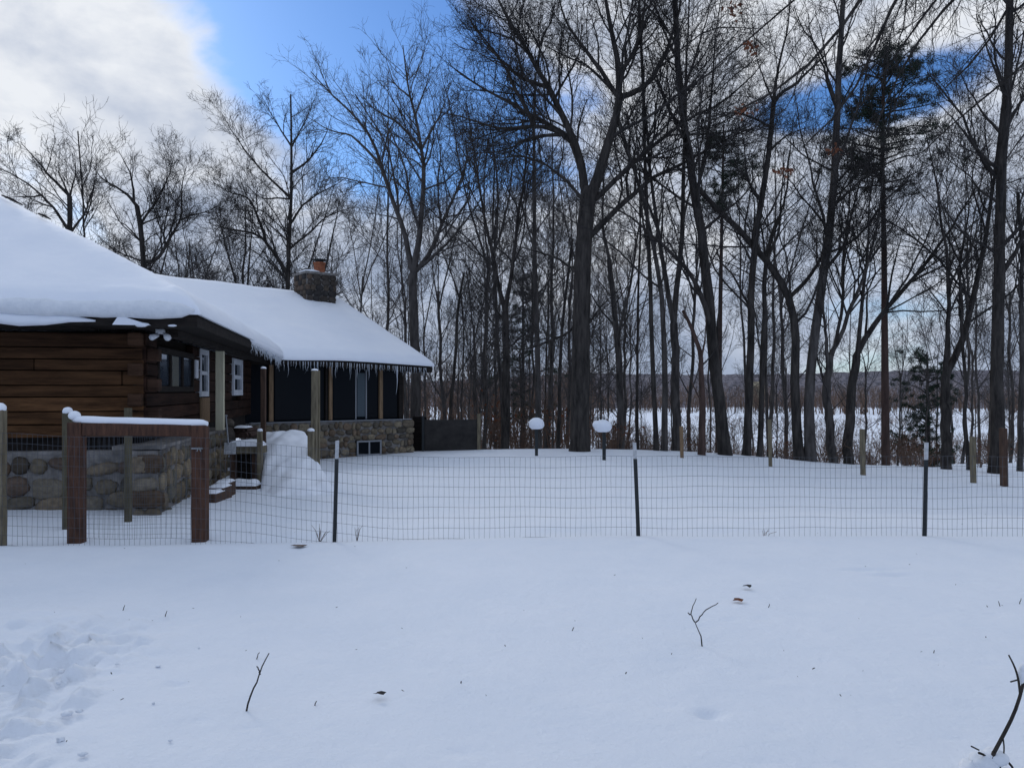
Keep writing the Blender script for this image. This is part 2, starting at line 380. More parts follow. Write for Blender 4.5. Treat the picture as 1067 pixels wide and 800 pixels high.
hero('thin_tree','thin dark bare trunk between the tall straight tree and the bent tree',24,
 [(790,481),(793,430),(793,380),(797,279),(803,250),(814,225)],[(4,(797,279),(794,240),(788,200)),(3,(797,300),(815,280),(825,262)),(4,(814,225),(822,180),(824,130))],7,5,27,'bark_dark',.9)
hero('bent_tree','bare tree whose trunk bends sharply left at two thirds of its visible height',24,
 [(834,482),(831,440),(829,402),(829,345),(829,315),(822,302),(806,280),(790,259),(765,235),(739,212),(720,190)],
 [(7,(826,308),(846,285),(858,262),(862,220),(868,180)),(5,(806,280),(812,240),(815,200),(818,150)),(4,(790,259),(785,220),(778,180))],12.5,6,28,'bark_dark',.9)
hero('ridged_tree','pale thick bare trunk close against the right side of the sharply bent tree',24,
 [(845,483),(843,440),(845,396),(850,350),(855,324),(865,284),(867,240),(873,168),(874,105),(878,40),(882,-30)],
 [(6,(862,290),(880,250),(890,210),(905,160)),(5,(867,240),(850,200),(838,150),(830,100)),(5,(873,168),(892,120),(905,60),(912,10)),(5,(868,220),(895,190),(930,170)),(4,(874,105),(860,60),(850,10))],13,6,29,'bark_pale',1.1,4)
hero('multi_stem_tree','bare tree with upright stems fanning out, left of the two clumps before the tall pine',24,
 [(870,484),(869,440),(869,395),(872,370)],[(7,(872,370),(884,330),(892,307),(907,267),(918,220),(925,160)),(6,(870,385),(862,340),(858,300),(850,250)),(6,(871,375),(880,330),(878,280),(884,220),(888,150)),(4,(869,400),(850,370),(845,340))],12,9,30,'bark',.95,4)
hero('multi_stem_tree','dark bare clump tree with a long limb arching right past the tall pine trunk',24,
 [(884,484),(886,440),(890,392),(895,370)],[(9,(895,370),(907,345),(921,321),(951,287),(975,260),(1005,215),(1030,180)),(7,(893,380),(898,330),(902,280),(908,220),(915,150)),(4,(921,321),(930,280),(945,230)),(4,(951,287),(985,275),(1015,270)),(4,(907,345),(905,300),(915,260))],13,10,31,'bark_dark',.95,4)
hero('split_tree','bare tree with two stems spreading into a V, right of the dark juniper',23,
 [(987,490),(990,440),(995,390)],[(11,(995,390),(1000,368),(1009,341),(1018,300),(1025,260),(1036,200),(1040,150),(1046,90)),(8,(990,400),(985,375),(990,307),(984,260),(975,200),(965,140)),(5,(1009,341),(1000,300),(1002,260)),(4,(1025,260),(1010,215),(1003,170))],13,11,32,'bark_dark',.95,4)
hero('thick_tree','thick grey bare trunk close to the right edge, behind the last wooden posts',22,
 [(1037,493),(1038,440),(1039,375),(1042,307),(1046,240),(1037,195),(1047,144),(1051,75),(1049,20),(1052,-40)],
 [(8,(1042,300),(1055,270),(1070,240),(1090,200)),(6,(1037,195),(1020,160),(1000,130),(975,105)),(5,(1040,230),(1022,200),(1008,185)),(6,(1048,130),(1068,100),(1085,60)),(5,(1050,90),(1030,55),(1015,15)),(5,(1047,144),(1020,120),(1000,80))],16,8,33,'bark_dark',1.1,4)
hero('thin_tree','slim wavy bare sapling between the V-shaped tree and the thick grey trunk',23,
 [(1009,492),(1006,440),(1003,388),(1004,330),(1000,280)],[(2,(1003,388),(1010,350),(1020,330)),(2,(1003,330),(990,300))],5,3,34,'bark_dark',.8)
hero('thin_tree','slim bare trunk at the very right edge behind the last wooden post',23,
 [(1063,497),(1064,400),(1066,300),(1062,200)],[(3,(1065,320),(1058,260),(1050,210)),(3,(1064,250),(1080,190))],7,4,35,'bark',.9)
# middle wood
hero('wavy_tree','thin dark wavy sapling trunk rising behind the black panel fence',27,
 [(471,450),(470,425),(473,390),(477,354),(474,330),(480,306),(484,285)],[(2,(478,345),(490,320),(500,300)),(2,(480,306),(470,280),(468,250))],5,3,41,'bark_dark',.6)
hero('bare_tree','dark bare tree forking into two tall leaders midway between the forked tree and the oak',27,
 [(525,470),(526,420),(527,360),(526,325)],[(7,(526,325),(524,315),(512,258),(502,215),(492,160),(485,110)),(7,(527,320),(530,309),(536,258),(545,200),(551,140),(556,90)),(3,(512,258),(520,220),(526,170)),(3,(527,340),(500,300),(488,280))],11,9,42,'bark_dark',.9)
hero('pale_tree','pale grey straight trunk directly above the left snow-capped post',28,
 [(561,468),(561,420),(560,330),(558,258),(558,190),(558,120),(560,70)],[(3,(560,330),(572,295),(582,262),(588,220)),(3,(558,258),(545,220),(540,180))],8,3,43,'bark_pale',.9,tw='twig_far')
hero('thin_tree','thin bare trunk close to the left side of the big oak trunk',26,
 [(582,472),(583,420),(584,360),(590,300),(596,250)],[(2,(586,340),(576,310),(570,280))],5,3,44,'bark_dark',.8)
hero('bare_tree','bare tree with upswept limbs, first trunk right of the oak, above the right snow-capped post',26,
 [(647,476),(646,420),(644,345),(639,306),(636,270)],[(5,(644,350),(655,310),(663,270),(668,220),(672,160)),(5,(636,270),(628,230),(630,180),(640,130)),(3,(640,310),(622,290),(612,280)),(3,(645,400),(658,370),(662,340))],10,6,45,'bark',1.0)
hero('thin_tree','thin bare trunk midway between the first trunk right of the oak and the trunk cluster',27,
 [(665,478),(664,420),(663,360),(662,300),(666,240),(664,180)],[(2,(663,350),(672,310),(676,280))],4,2,46,'bark_dark',.8)
# near tree whose branches hang in from outside the right of the picture
def crotch_snow(root,px,py,D,a,b):
    rs=RS(int(px)); mb=MB(); mb.blob(P(px,py,D-.25),(a,.12,b),seg=10,ring=7,jit=.15,rs=rs); mb.build('snow_patch',M['roofsnow'],root,smooth=True)
_h={o['label'][:12]:o for o in bpy.data.objects if 'label' in o.keys()}

def overhang():
    rs=RS(50); base=np.array([9.6,8.2,0.]); base[2]=ground_z(base[:1],base[1:2])[0]
    root=empty('overhanging_tree',base,'near bare tree whose long limbs droop into the top right of the picture','tree')
    T,_=resample([base-[0,0,.3],base+[0,0,3],base+[.1,.3,7],base+[-.2,.9,10.5]],16)
    R=np.linspace(.27,.12,16)
    def lm(w,pts):
        A,L=resample(pts,14); return A,np.linspace(w,.012,14),L
    L0=[lm(.075,[T[13],(8.2,10.2,9.6),P(960,-60,13),P(930,0,13.5),P(912,48,14),P(894,96,14.4),P(876,126,14.8),P(840,150,15.2)]),
        lm(.06,[T[12],(7.6,10,9.0),P(935,-70,12.5),P(900,0,13),P(873,45,13.3),P(840,75,13.6),P(804,105,14),P(762,122,14.3),P(722,132,14.6)]),
        lm(.07,[T[13],(8.6,9.6,9.8),P(1085,-50,13),P(1050,0,13.5),P(1043,30,14),P(1020,66,14.5),P(985,92,15)]),
        lm(.05,[T[11],(7.2,9.2,8.2),P(930,-60,12),P(880,-6,12.3),P(860,10,12.4),P(838,4,12.6),P(815,-12,12.8)]),
        lm(.05,[T[12],(8.4,10,9.0),P(1040,-40,12.6),P(985,0,13),P(945,55,13.5),P(925,100,14),P(905,150,14.4)]),
        lm(.05,[T[14],(8.6,10.6,10.2),P(1090,-20,14),P(1075,60,14.5),P(1060,120,15)]),
        lm(.045,[T[13],(8.,10.6,9.8),P(1010,-40,13.5),P(955,20,14),P(925,75,14.5),P(890,120,15)]),
        lm(.045,[T[12],(7.4,10,9.0),P(900,-60,13),P(830,-5,13.5),P(785,40,14),P(745,70,14.5)]),
        lm(.045,[T[13],(8.8,10,9.6),P(1100,40,13.5),P(1040,95,14),P(990,125,14.5),P(960,160,15)])]
    LP=np.array([a for a,b,c in L0]);LR=np.array([b for a,b,c in L0]);LL=np.array([3.6 for a,b,c in L0])
    g=crown(rs,(LP,LR,LL),1.9,levels=3,trop=-.02,rt=.0035,ang=(20,50))
    up=grow(rs,T[None],R[None],np.array([7.]),np.array([10]),.5,.55,(25,60),.15,.12,7); 
    put_tree(root,[(T[None],R[None],10),(LP,LR,6),(up[0],up[1],5)],g+crown(rs,up,.5,levels=2),M['bark_dark'],M['twig'])
    # a few leaf clusters still hanging
    c=[P(775,115,14.2),P(817,180,14.6),P(870,157,14.9),P(765,10,14),P(782,50,14)]
    for q in c:
        V,Fq=leafquads(rs,q+rs.normal(size=(22,3))*np.array([.09,.09,.06]),.055); link_mesh('dry_leaf_cluster',V,Fq,M['leaf'],root)
overhang()

# ------------------------------------------------------------------ pines
def pine(name,label,D,trunk,w,seed,y0,y1,rad,nb,mat='bark_red',clr=.14,grp=None):
    rs=RS(seed); base=G(trunk[0][0],D); root=empty(name,base,label,'pine tree',grp)
    tp=[P(a,b,D) for a,b in trunk]; tp[0]=base-np.array([0,0,.3]); T,L=resample(tp,20)
    r0=w/2/F*D; R=np.linspace(r0,r0*.25,20)
    z0=EYE+(HY-y0)/F*D; z1=EYE+(HY-y1)/F*D
    brP=[];brR=[];cl=[]
    for i in range(nb):
        h=(i+rs.rand())/nb; z=z0+(z1-z0)*h
        c=np.array([np.interp(z,T[:,2],T[:,k]) for k in range(3)])
        Lb=rad*(1-.55*h)*rs.uniform(.45,1.1)*(.6+.4*min(1,h*4)); az=rs.uniform(0,2*np.pi)
        d=np.array([np.cos(az),np.sin(az),rs.uniform(.1,.5)]); p=[c]
        for s in range(6):
            d=unit(d+rs.normal(size=3)*.15); p.append(p[-1]+d*Lb/6)
        p=np.array(p); brP.append(p); brR.append(np.linspace(.035,.01,7))
        for s in range(3,7):
            for q in range(rs.randint(1,4)):
                cl.append(p[s]+rs.normal(size=3)*np.array([.35,.35,.14])*(.5 if rad<1.5 else 1))
    cl=np.array(cl); cl=cl[rs.rand(len(cl))<.55]; n=60
    c=np.repeat(cl,n,axis=0); d=unit(rs.normal(size=(len(c),3))+np.array([0,0,.5])); l=clr*rs.uniform(.6,1.4,(len(c),1))
    off=rs.normal(size=(len(c),3))*clr*.42*np.array([1,1,.7]); a=c+off; b=a+d*l; s=unit(np.cross(d,rs.normal(size=d.shape)))*.011
    V=np.stack([a-s,a+s,b],1).reshape(-1,3)
    link_mesh('trunk',*tubes([(T[None],R[None],10)]),M[mat],root,smooth=True)
    link_mesh('branches',*tubes([(np.array(brP),np.array(brR),4)]),M['twig'],root,smooth=True)
    link_mesh('needle_crown',V,np.arange(len(V)).reshape(-1,3),M['needle'],root)
pine('pine_tree','tall pine with a bare reddish trunk and dark green needle tufts high up',25,
     [(923,486),(922,375),(921,240),(919,168),(921,84),(922,55)],9,61,200,58,2.6,70,clr=.17)
pine('pine_tree','smaller pine with dark needle tufts showing behind the top of the big leaning tree',33,
     [(748,480),(750,350),(752,240),(754,130)],7,62,225,140,1.9,34,clr=.2)
pine('spruce_tree','ragged dark evergreen in the middle wood between the oak and the dark two-leader tree',44,
     [(545,468),(545,400),(545,290)],6,63,450,292,2.4,60,'bark_dark',clr=.16)
pine('juniper_tree','low dark juniper on the slope below the V-shaped bare tree',32,
     [(967,500),(967,440),(966,368)],6,64,500,370,1.5,60,'bark_dark',clr=.12)

# ------------------------------------------------------------------ instanced bare trees of the deeper wood
def generic(rs,H,r0,fork,dens,levels=3,rt=.007,wide=1.0):
    n=14
    p=np.zeros((n,3)); z=np.linspace(-.4,H*(.55 if fork else .97),n); p[:,2]=z
    p[:,:2]=np.cumsum(rs.normal(size=(n,2))*.05*H/16,axis=0); p[0,:2]=0; p[1,:2]*=.3
    R=np.linspace(r0,r0*(.65 if fork else .12),n); R[0]*=1.2
    T=(p[None],R[None],np.array([H*.5]))
    gt=[(T[0],T[1],8)]; prim=[]
    if fork:
        nl=rs.randint(2,4)
        ld=grow(rs,T[0],T[1],np.array([H*.62]),np.array([nl]),.85,1.45,(10,26),.16,.06,12,rk=.95,tip=.2,lmax=H*.6)
        gt.append((ld[0],ld[1],6)); prim.append(ld)
    a=grow(rs,T[0],T[1],np.array([H*.42*wide]),np.array([7 if fork else 20]),.32,.62,(35,70),.12,.12,7,rk=.5)
    g=[(a[0],a[1],5)]
    if prim:
        b=grow(rs,*prim[0],np.full(len(prim[0][2]),9.),.12,.42,(28,58),.12,.13,7,rk=.5)
        g.append((b[0],b[1],5)); a=(np.vstack([a[0],b[0]]),np.vstack([a[1],b[1]]),np.r_[a[2],b[2]])
    g+=crown(rs,a,dens,levels=levels,rt=rt)
    return gt,g
VAR=[]
def make_variant(rs,**k):
    gt,g=generic(rs,**k); o=[]
    for nm,gr in (('trunk',gt),('branches',g)):
        V,Fq=tubes(gr); me=bpy.data.meshes.new(nm)
        me.vertices.add(len(V)); me.vertices.foreach_set('co',V.astype(np.float32).ravel())
        me.loops.add(Fq.size); me.loops.foreach_set('vertex_index',Fq.astype(np.int32).ravel())
        me.polygons.add(len(Fq)); me.polygons.foreach_set('loop_start',np.arange(0,Fq.size,4,dtype=np.int32)); me.update(calc_edges=True)
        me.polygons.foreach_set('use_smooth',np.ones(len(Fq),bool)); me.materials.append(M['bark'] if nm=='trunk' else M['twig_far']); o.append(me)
    return o
vr=RS(77)
for q in range(9):
    VAR.append(make_variant(vr,H=17.,r0=vr.uniform(.065,.13),fork=q%3!=0,dens=.85,levels=3 if q<6 else 2))
WIDE=[make_variant(vr,H=13.,r0=.16,fork=True,dens=1.3,levels=3,wide=1.7) for q in range(4)]
SHR=[]
def make_shrub(rs,H,leaves):
    n=rs.randint(6,12); P0=np.zeros((n,6,3)); R=np.zeros((n,6))
    for i in range(n):
        d=unit(np.array([rs.normal()*.35,rs.normal()*.35,1.])); p=np.array([rs.normal()*.12,rs.normal()*.12,-.15]); P0[i,0]=p
        for s in range(1,6): d=unit(d+rs.normal(size=3)*.12); p=p+d*H/5*rs.uniform(.7,1.1); P0[i,s]=p
        R[i]=np.linspace(.016,.007,6)
    g=crown(rs,(P0,R,np.full(n,H)),1.2,levels=2,rt=.006,scale=.8)
    V,Fq=tubes([(P0,R,4)]); V2,F2=tubes(g)
    me=[]
    lst=[('stems',V,Fq,M['brush']),('twigs',V2,F2,M['brush'])]
    if leaves:
        tp=g[-1][0][:,-1]; tp=tp[rs.rand(len(tp))<.6]; V3,F3=leafquads(rs,tp+rs.normal(size=tp.shape)*.04,.055); lst.append(('dry_leaves',V3,F3,M['leaf']))
    for nm,v,f,mt in lst:
        m=bpy.data.meshes.new(nm); m.from_pydata([],[],[])
        m.vertices.add(len(v)); m.vertices.foreach_set('co',v.astype(np.float32).ravel())
        m.loops.add(f.size); m.loops.foreach_set('vertex_index',f.astype(np.int32).ravel())
        m.polygons.add(len(f)); m.polygons.foreach_set('loop_start',np.arange(0,f.size,4,dtype=np.int32)); m.update(calc_edges=True); m.materials.append(mt); me.append(m)
    return me
for q in range(5): SHR.append(make_shrub(vr,vr.uniform(1.3,2.3),q in(1,3)))
def inst(name,meshes,loc,rz,sc,label,cat,group):
    o=bpy.data.objects.new(name,None); COL.objects.link(o); o.location=tuple(loc); o.rotation_euler=(0,0,rz); o.scale=sc
    tag(o,label,cat,group)
    for me in meshes:
        c=bpy.data.objects.new(me.name.split('.')[0],me); COL.objects.link(c); c.parent=o
    return o
r=RS(101)
def scatter(n,px0,px1,d0,d1,var,h0,h1,label,group,name='woodland_tree',mind=1.3,power=1.0,cat='tree'):
    done=[];k=0;tries=0
    while k<n and tries<n*40:
        tries+=1
        px=r.uniform(px0,px1); D=d0+(d1-d0)*r.rand()**power; x=(px-CX)/F*D
        if any((x-a)**2+(D-b)**2<mind**2 for a,b in done): continue
        if x<-1 and D<31 and px<470: continue
        done.append((x,D)); z=float(ground_z(np.array([x]),np.array([D]))[0]); s=r.uniform(h0,h1)
        inst(name,var[r.randint(len(var))],(x,D,z),r.uniform(0,6.28),(s*r.uniform(.85,1.1),)*2+(s,),label,cat,group); k+=1
scatter(34,-120,350,44,74,WIDE,1.1,1.42,'grey bare tree in the woods behind the snow-covered roof','bare trees behind the house roof',mind=3)
scatter(40,335,640,29,72,VAR,.75,1.1,'slender bare tree in the thick woods behind the black panel and oak','slender trees in the middle wood',mind=1.3)
scatter(28,640,1180,30,58,VAR,.8,1.15,'slender bare tree on the slope beyond the back fence posts','slender trees on the slope beyond the posts',mind=1.5)
scatter(26,640,1130,25.5,46,VAR,.32,.6,'thin bare sapling among the trunks beyond the back fence posts','saplings beyond the back posts',name='bare_sapling',mind=.6)
scatter(22,450,640,25,40,VAR,.32,.6,'thin bare sapling among the trunks left of the big oak','saplings left of the oak',name='bare_sapling',mind=.6)
scatter(40,440,660,25,55,SHR,.8,1.7,'leafless bush among the trunks behind the panel fence and oak','leafless bushes in the middle wood',name='bare_bush',mind=.8,cat='bush')
scatter(75,640,1130,25,60,SHR,.5,1.1,'leafless bush at the foot of the trees beyond the back posts','leafless bushes beyond the back posts',name='bare_bush',mind=.8,cat='bush')
# far woods: one mass
def farwood():
    rs=RS(9); n=2600; X=[];Y=[]
    px=rs.uniform(-250,1350,n); D=np.where(px<620,rs.uniform(75,200,n),rs.uniform(190,255,n)); x=(px-CX)/F*D
    z=ground_z(x,D); H=rs.uniform(5,10,n)*np.where(px<620,1.0,.75); m=5
    Pn=np.zeros((n,m,3)); 
    for s in range(m): Pn[:,s]=np.stack([x+rs.normal(size=n)*.15*s,D,z+H*s/(m-1)],1)
    R=np.linspace(.11,.03,m)[None]*np.ones((n,1))
    b=grow(rs,Pn,R,H,np.full(n,9.),.2,.4,(20,50),.2,.12,4,rk=.5,rtip=.03,rmin=.03)
    V,Fq=tubes([(Pn,R,3),(b[0],b[1],3)])
    tag(link_mesh('far_woods',V,Fq,M['brush']),'brownish mass of distant bare woods along the horizon','woods',kind='stuff')
    # marsh brush over the frozen field
    n=6500; px=rs.uniform(450,1300,n); D=rs.uniform(38,150,n); k=fbm((px-CX)/F*D*.08,D*.05)>.44; px=px[k];D=D[k];n=len(px)
    x=(px-CX)/F*D; z=ground_z(x,D); H=rs.uniform(.4,1.5,n); Pn=np.zeros((n,4,3))
    for s in range(4): Pn[:,s]=np.stack([x+rs.normal(size=n)*.07*s,D+rs.normal(size=n)*.05*s,z+H*s/3],1)
    R=np.linspace(.022,.012,4)[None]*np.ones((n,1))
    b=grow(rs,Pn,R,H,np.full(n,5.),.1,.7,(20,60),.1,.15,4,rk=.8,rtip=.012,rmin=.012)
    V,Fq=tubes([(Pn,R,3),(b[0],b[1],3)])
    tag(link_mesh('marsh_brush',V,Fq,M['brush']),'thin scrub sticking out of the frozen snowy flat beyond the trees','scrub',kind='stuff')
farwood()

# ------------------------------------------------------------------ ground sheet
def make_ground():
    rows=[-60,-40,-25,-15,-9,-5,-2,0,.6]; y=1.1
    while y<620: rows.append(y); y+=max(.022,y*.0062)
    rows=np.array(rows); nc=460
    t=np.linspace(-1,1,nc); t=np.sign(t)*(.75*np.abs(t)+.25*np.abs(t)**3)
    W=np.where(rows<4,8.5,8.5+(rows-4)*1.25); W=np.where(rows<-3,70,W); 
    X=t[None,:]*W[:,None]; Y=np.repeat(rows[:,None],nc,1)
    Z=ground_z(X,Y)
    amp=np.clip(1-Y/40,0.15,1)
    Z+=(fbm(X*.45,Y*.6,3)-.45)*.07*amp*np.clip((Y+1)/3,0,1)
    Z+=(fbm(X*2.1+4,Y*3.1,3)-.45)*.016*amp
    # small dimples left by falling clumps
    rs=RS(5)
    for i in range(240):
        cy=rs.uniform(2.6,9) if i<180 else rs.uniform(9,20); cx_=rs.uniform(-.62,.66)*cy; rr=rs.uniform(.012,.04); dp=rs.uniform(.003,.012)
        rx=rr*rs.uniform(1,2.4); j0,j1=np.searchsorted(rows,[cy-5*rr,cy+5*rr])
        d=((X[j0:j1]-cx_)/rx)**2+((Y[j0:j1]-cy)/rr)**2; Z[j0:j1]-=dp*np.exp(-d)
    for px,py,rx,rz,dp in [(740,742,.062,.05,.03),(108,667,.09,.05,.02),(50,678,.09,.05,.02),(183,710,.07,.04,.018),(905,597,.25,.04,.03),(930,603,.2,.035,.03),(763,648,.05,.04,.01),(1013,610,.05,.04,.01)]:
        D=F*EYE/(py-HY); cx_=(px-CX)/F*D; d=((X-cx_)/rx)**2+((Y-D)/rz)**2; Z-=dp*np.exp(-d*d)
    # churned snow, lower left
    m=sstep((-1.55-.12*(Y-3)-X+ .5*(fbm(X*1.3,Y*1.3,2)-.4))/.9)*sstep((5.5-Y)/1.3)*np.clip((Y+3)/2,0,1)
    c=np.abs(fbm(X*4.5,Y*4.0,4)-.47)*2
    c2=np.clip(fbm(X*9+3,Y*8,3)-.42,0,1)*2
    c3=np.clip(fbm(X*2.6+9,Y*2.4,3)-.40,0,1)*2.2; c4=np.clip(fbm(X*17+1,Y*15,2)-.38,0,1); c5=np.abs(fbm(X*11+6,Y*10,3)-.45); Z+=1.45*m*(.05*np.minimum(c*1.6,.8)+.15*c2+.04*c3+.09*c4+.10*c5-.07)
    # track pressed along the base of the wire fence
    Z-=.025*np.exp(-((Y-7.95)/.25)**2)*sstep((8-np.abs(X))/2)
    Z+=.018*np.exp(-((Y-7.5)/.2)**2)
    nr=len(rows); I=np.arange(nr*nc).reshape(nr,nc)
    Fq=np.stack([I[:-1,:-1],I[:-1,1:],I[1:,1:],I[1:,:-1]],-1).reshape(-1,4)
    V=np.stack([X,Y,Z],-1).reshape(-1,3)
    o=link_mesh('snowy_ground',V,Fq,M['snow'],loc=(0,0,0),smooth=True); tag(o,'snow covered lawn and fields','ground',kind='structure')
make_ground()
# hills
def hills():
    rs=RS(6); nx=420; ny=26; az=np.linspace(-1.15,1.15,nx); V=[]
    for j in range(ny):
        D=262+j*6; 
        h=9+5.2*sstep((az-.15)/.3)+2.2*np.sin(az*5+1)+1.3*np.sin(az*13)
        prof=np.sin(min(1,j/18)*np.pi/2)
        z=-4.6+(h+.6)*prof+(rs.rand(nx)*1.6*(j>0))
        V.append(np.stack([D*np.tan(az),np.full(nx,float(D)),z],1))
    V=np.array(V); I=np.arange(ny*nx).reshape(ny,nx)
    Fq=np.stack([I[:-1,:-1],I[:-1,1:],I[1:,1:],I[1:,:-1]],-1).reshape(-1,4)
    o=link_mesh('wooded_hills',V.reshape(-1,3),Fq,M['hill'],loc=(0,0,0)); tag(o,'low wooded hills on the horizon','hills',kind='structure')
hills()

# ------------------------------------------------------------------ the house
C0=np.array([-4.05,9.9]); VV_=np.array([-.195,.981]); UU=np.array([.981,.195])
def L2(s,t,z=0.): q=C0-UU*s+VV_*t; return np.array([q[0],q[1],z])
E0=np.array([-6.25,20.6]); E1=np.array([-2.42,23.5]); PL=np.linalg.norm(E1-E0); pu=(E1-E0)/PL; pv=np.array([-pu[1],pu[0]])
def PP(p,q,z=0.): w=E0+pu*p+pv*q; return np.array([w[0],w[1],z])
def s3(v,z=0.): return np.array([v[0],v[1],z])
Zf=2.47; SL=.53; HW=4.7
house=empty('log_house',L2(4,5,0),'brown log house with fieldstone base and thick snow on its roofs, at left','house')
WS,WT=.815,.774          # log wall lines
# --- roof decks and snow
def field(fz,a0,a1,b0,b1,na,nb,mapf,name,mat,bottom=None,parent=house,smooth=True):
    A=np.linspace(a0,a1,na); Bv=np.linspace(b0,b1,nb)
    V=[];
    for a in A:
        for b in Bv:
            V.append(mapf(a,b,fz(a,b)))
    top=np.array(V); I=np.arange(na*nb).reshape(na,nb)
    Fs=[(I[i,j],I[i+1,j],I[i+1,j+1],I[i,j+1]) for i in range(na-1) for j in range(nb-1)]
    if bottom is not None:
        bot=np.array([mapf(a,b,bottom(a,b)) for a in A for b in Bv]); K=I+na*nb
        Fs+=[(K[i,j],K[i,j+1],K[i+1,j+1],K[i+1,j]) for i in range(na-1) for j in range(nb-1)]
        ring=[(i,0) for i in range(na)]+[(na-1,j) for j in range(1,nb)]+[(i,nb-1) for i in range(na-2,-1,-1)]+[(0,j) for j in range(nb-2,0,-1)]
        for k in range(len(ring)):
            a=ring[k]; b=ring[(k+1)%len(ring)]; Fs.append((I[a],K[a],K[b],I[b]))
        top=np.vstack([top,bot])
    return link_mesh(name,top,[tuple(int(x) for x in f) for f in Fs],mat,parent,smooth=smooth)
def deckm(s,t): return Zf+SL*max(0,min(s,t,2*HW-s,24-t))
def vn(x,y): return float(vnoise(np.array([x]),np.array([y]))[0])
def snowm(s,t):
    df=t+.05; ds=s+.05
    w=vn(s*1.3,t*1.3+8)
    th=.27*math.sqrt(max(0,1-(1-min(df/(.26),1))**2)) if df<ds else .23*math.sqrt(max(0,1-(1-min(ds/.38,1))**2))
    th=min(.27*math.sqrt(max(0,1-(1-min(max(df,0)/.24,1))**2)), .24*math.sqrt(max(0,1-(1-min(max(ds,0)/.42,1))**2))+.0)+(.05*(w-.5)+.035*(vn(s*4,t*5+3)-.5)+.02*(vn(s*11,t*11)-.5))*min(1,ds*4)*min(1,max(df,0)*5)
    return Zf+.012+SL*max(0,min(s,t,2*HW-s))+max(th,0)+.0
# non-uniform spacing toward the eaves by a power map
def mapm(a,b,z): return L2(a,b,z)
def warp(k,n): return k
def fieldw(fz,As,Bs,mapf,name,mat,bottom):
    na=len(As);nb=len(Bs); I=np.arange(na*nb).reshape(na,nb)
    top=np.array([mapf(a,b,fz(a,b)) for a in As for b in Bs]); bot=np.array([mapf(a,b,bottom(a,b)) for a in As for b in Bs]); K=I+na*nb
    Fs=[(I[i,j],I[i,j+1],I[i+1,j+1],I[i+1,j]) for i in range(na-1) for j in range(nb-1)]
    Fs+=[(K[i,j],K[i+1,j],K[i+1,j+1],K[i,j+1]) for i in range(na-1) for j in range(nb-1)]
    ring=[(i,0) for i in range(na)]+[(na-1,j) for j in range(1,nb)]+[(i,nb-1) for i in range(na-2,-1,-1)]+[(0,j) for j in range(nb-2,0,-1)]
    for k in range(len(ring)):
        a=ring[k]; b=ring[(k+1)%len(ring)]; Fs.append((I[a],I[b],K[b],K[a]))
    return link_mesh(name,np.vstack([top,bot]),[tuple(int(x) for x in f) for f in Fs],mat,house,smooth=True)
def dense(e,n0,L,n1): return list(-.05+e*np.linspace(0,1,n0)**1.6)+list(np.linspace(-.05+e,L,n1)[1:])
fieldw(snowm,dense(.5,12,2*HW,44),dense(.35,12,17,70),mapm,'roof_snow',M['roofsnow'],lambda s,t:Zf+.004+SL*max(0,min(s,t,2*HW-s))-.0)
roofo=fieldw(lambda s,t:Zf-.002+SL*max(0,min(s,t,2*HW-s)),list(np.linspace(0,2*HW,20)),list(np.linspace(0,17,30)),mapm,'roof',M['darkwood'],lambda s,t:Zf-.03+SL*max(0,min(s,t,2*HW-s)))
# fascia boards, soffit
mb=MB(); U3=s3(UU);V3=s3(VV_)
mb.obox(L2(9.4,0,Zf-.15),U3*9.4,V3*.03,(0,0,.13)); mb.obox(L2(.0,.03,Zf-.15),-U3*.03,V3*10.9,(0,0,.13))
mb.build('fascia',M['darkwood'],house)
mb=MB(); mb.obox(L2(9.3,.04,Zf-.14),U3*9.26,V3*(WT-.05),(0,0,.02)); mb.obox(L2(.04,.05,Zf-.143),-U3*(WS-.05),V3*11,(0,0,.02)); mb.build('soffit',M['darkwood'],house)
# slid snow ledge lying on the beam under the front eave
mb=MB(); mb.obox(L2(9,.42,2.40-.09),U3*7.6,V3*.3,(0,0,.06)); mb.build('eave_beam',M['darkwood'],house)
rs=RS(12); mb=MB()
mb=MB(); pts=[];
for k in range(26):
    s=1.2+k*.29; pts.append(L2(s,-.015,2.375+.018*math.sin(k*1.7)+.004*k))
mb.tube(pts,[.012,.045]+[.068+.012*rs.rand() for _ in range(23)]+[.03],10)
mb.blob(L2(.66,-.02,2.335),(.09,.04,.03),seg=10,ring=6,jit=.15,rs=rs); mb.blob(L2(.30,-.01,2.33),(.06,.03,.015),seg=10,ring=6,jit=.1,rs=rs)
mb.build('slid_snow',M['roofsnow'],house,smooth=True)
# lumpy grey lip of settled snow along the front eave
_s=np.concatenate([np.linspace(.02,.5,10),np.linspace(.55,9.2,150)])
_c=[L2(a,-.02-.03*vn(a*2.3,1.),2.53+.03*(vn(a*1.4,7.)-.5)) for a in _s]
_r=[.012+min(1,a/.18)*(.048+.045*vn(a*2.1,3.)+.035*vn(a*6.3,9.)) for a in _s]; _r[-1]=.01
mb=MB(); mb.tube(_c,_r,14); mb.build('eave_snow_lip',M['snowlump'],house,smooth=True)
mb=MB(); rs=RS(88); mb.add([L2(1.0,-.035,2.33),L2(.55,-.035,2.33),L2(.92,-.045,2.45),L2(1.0,.03,2.33),L2(.55,.03,2.33),L2(.92,.02,2.45)],[(0,1,2),(5,4,3),(0,2,5,3),(1,4,5,2),(0,3,4,1)]); mb.build('snow_wedge',M['roofsnow'],house)
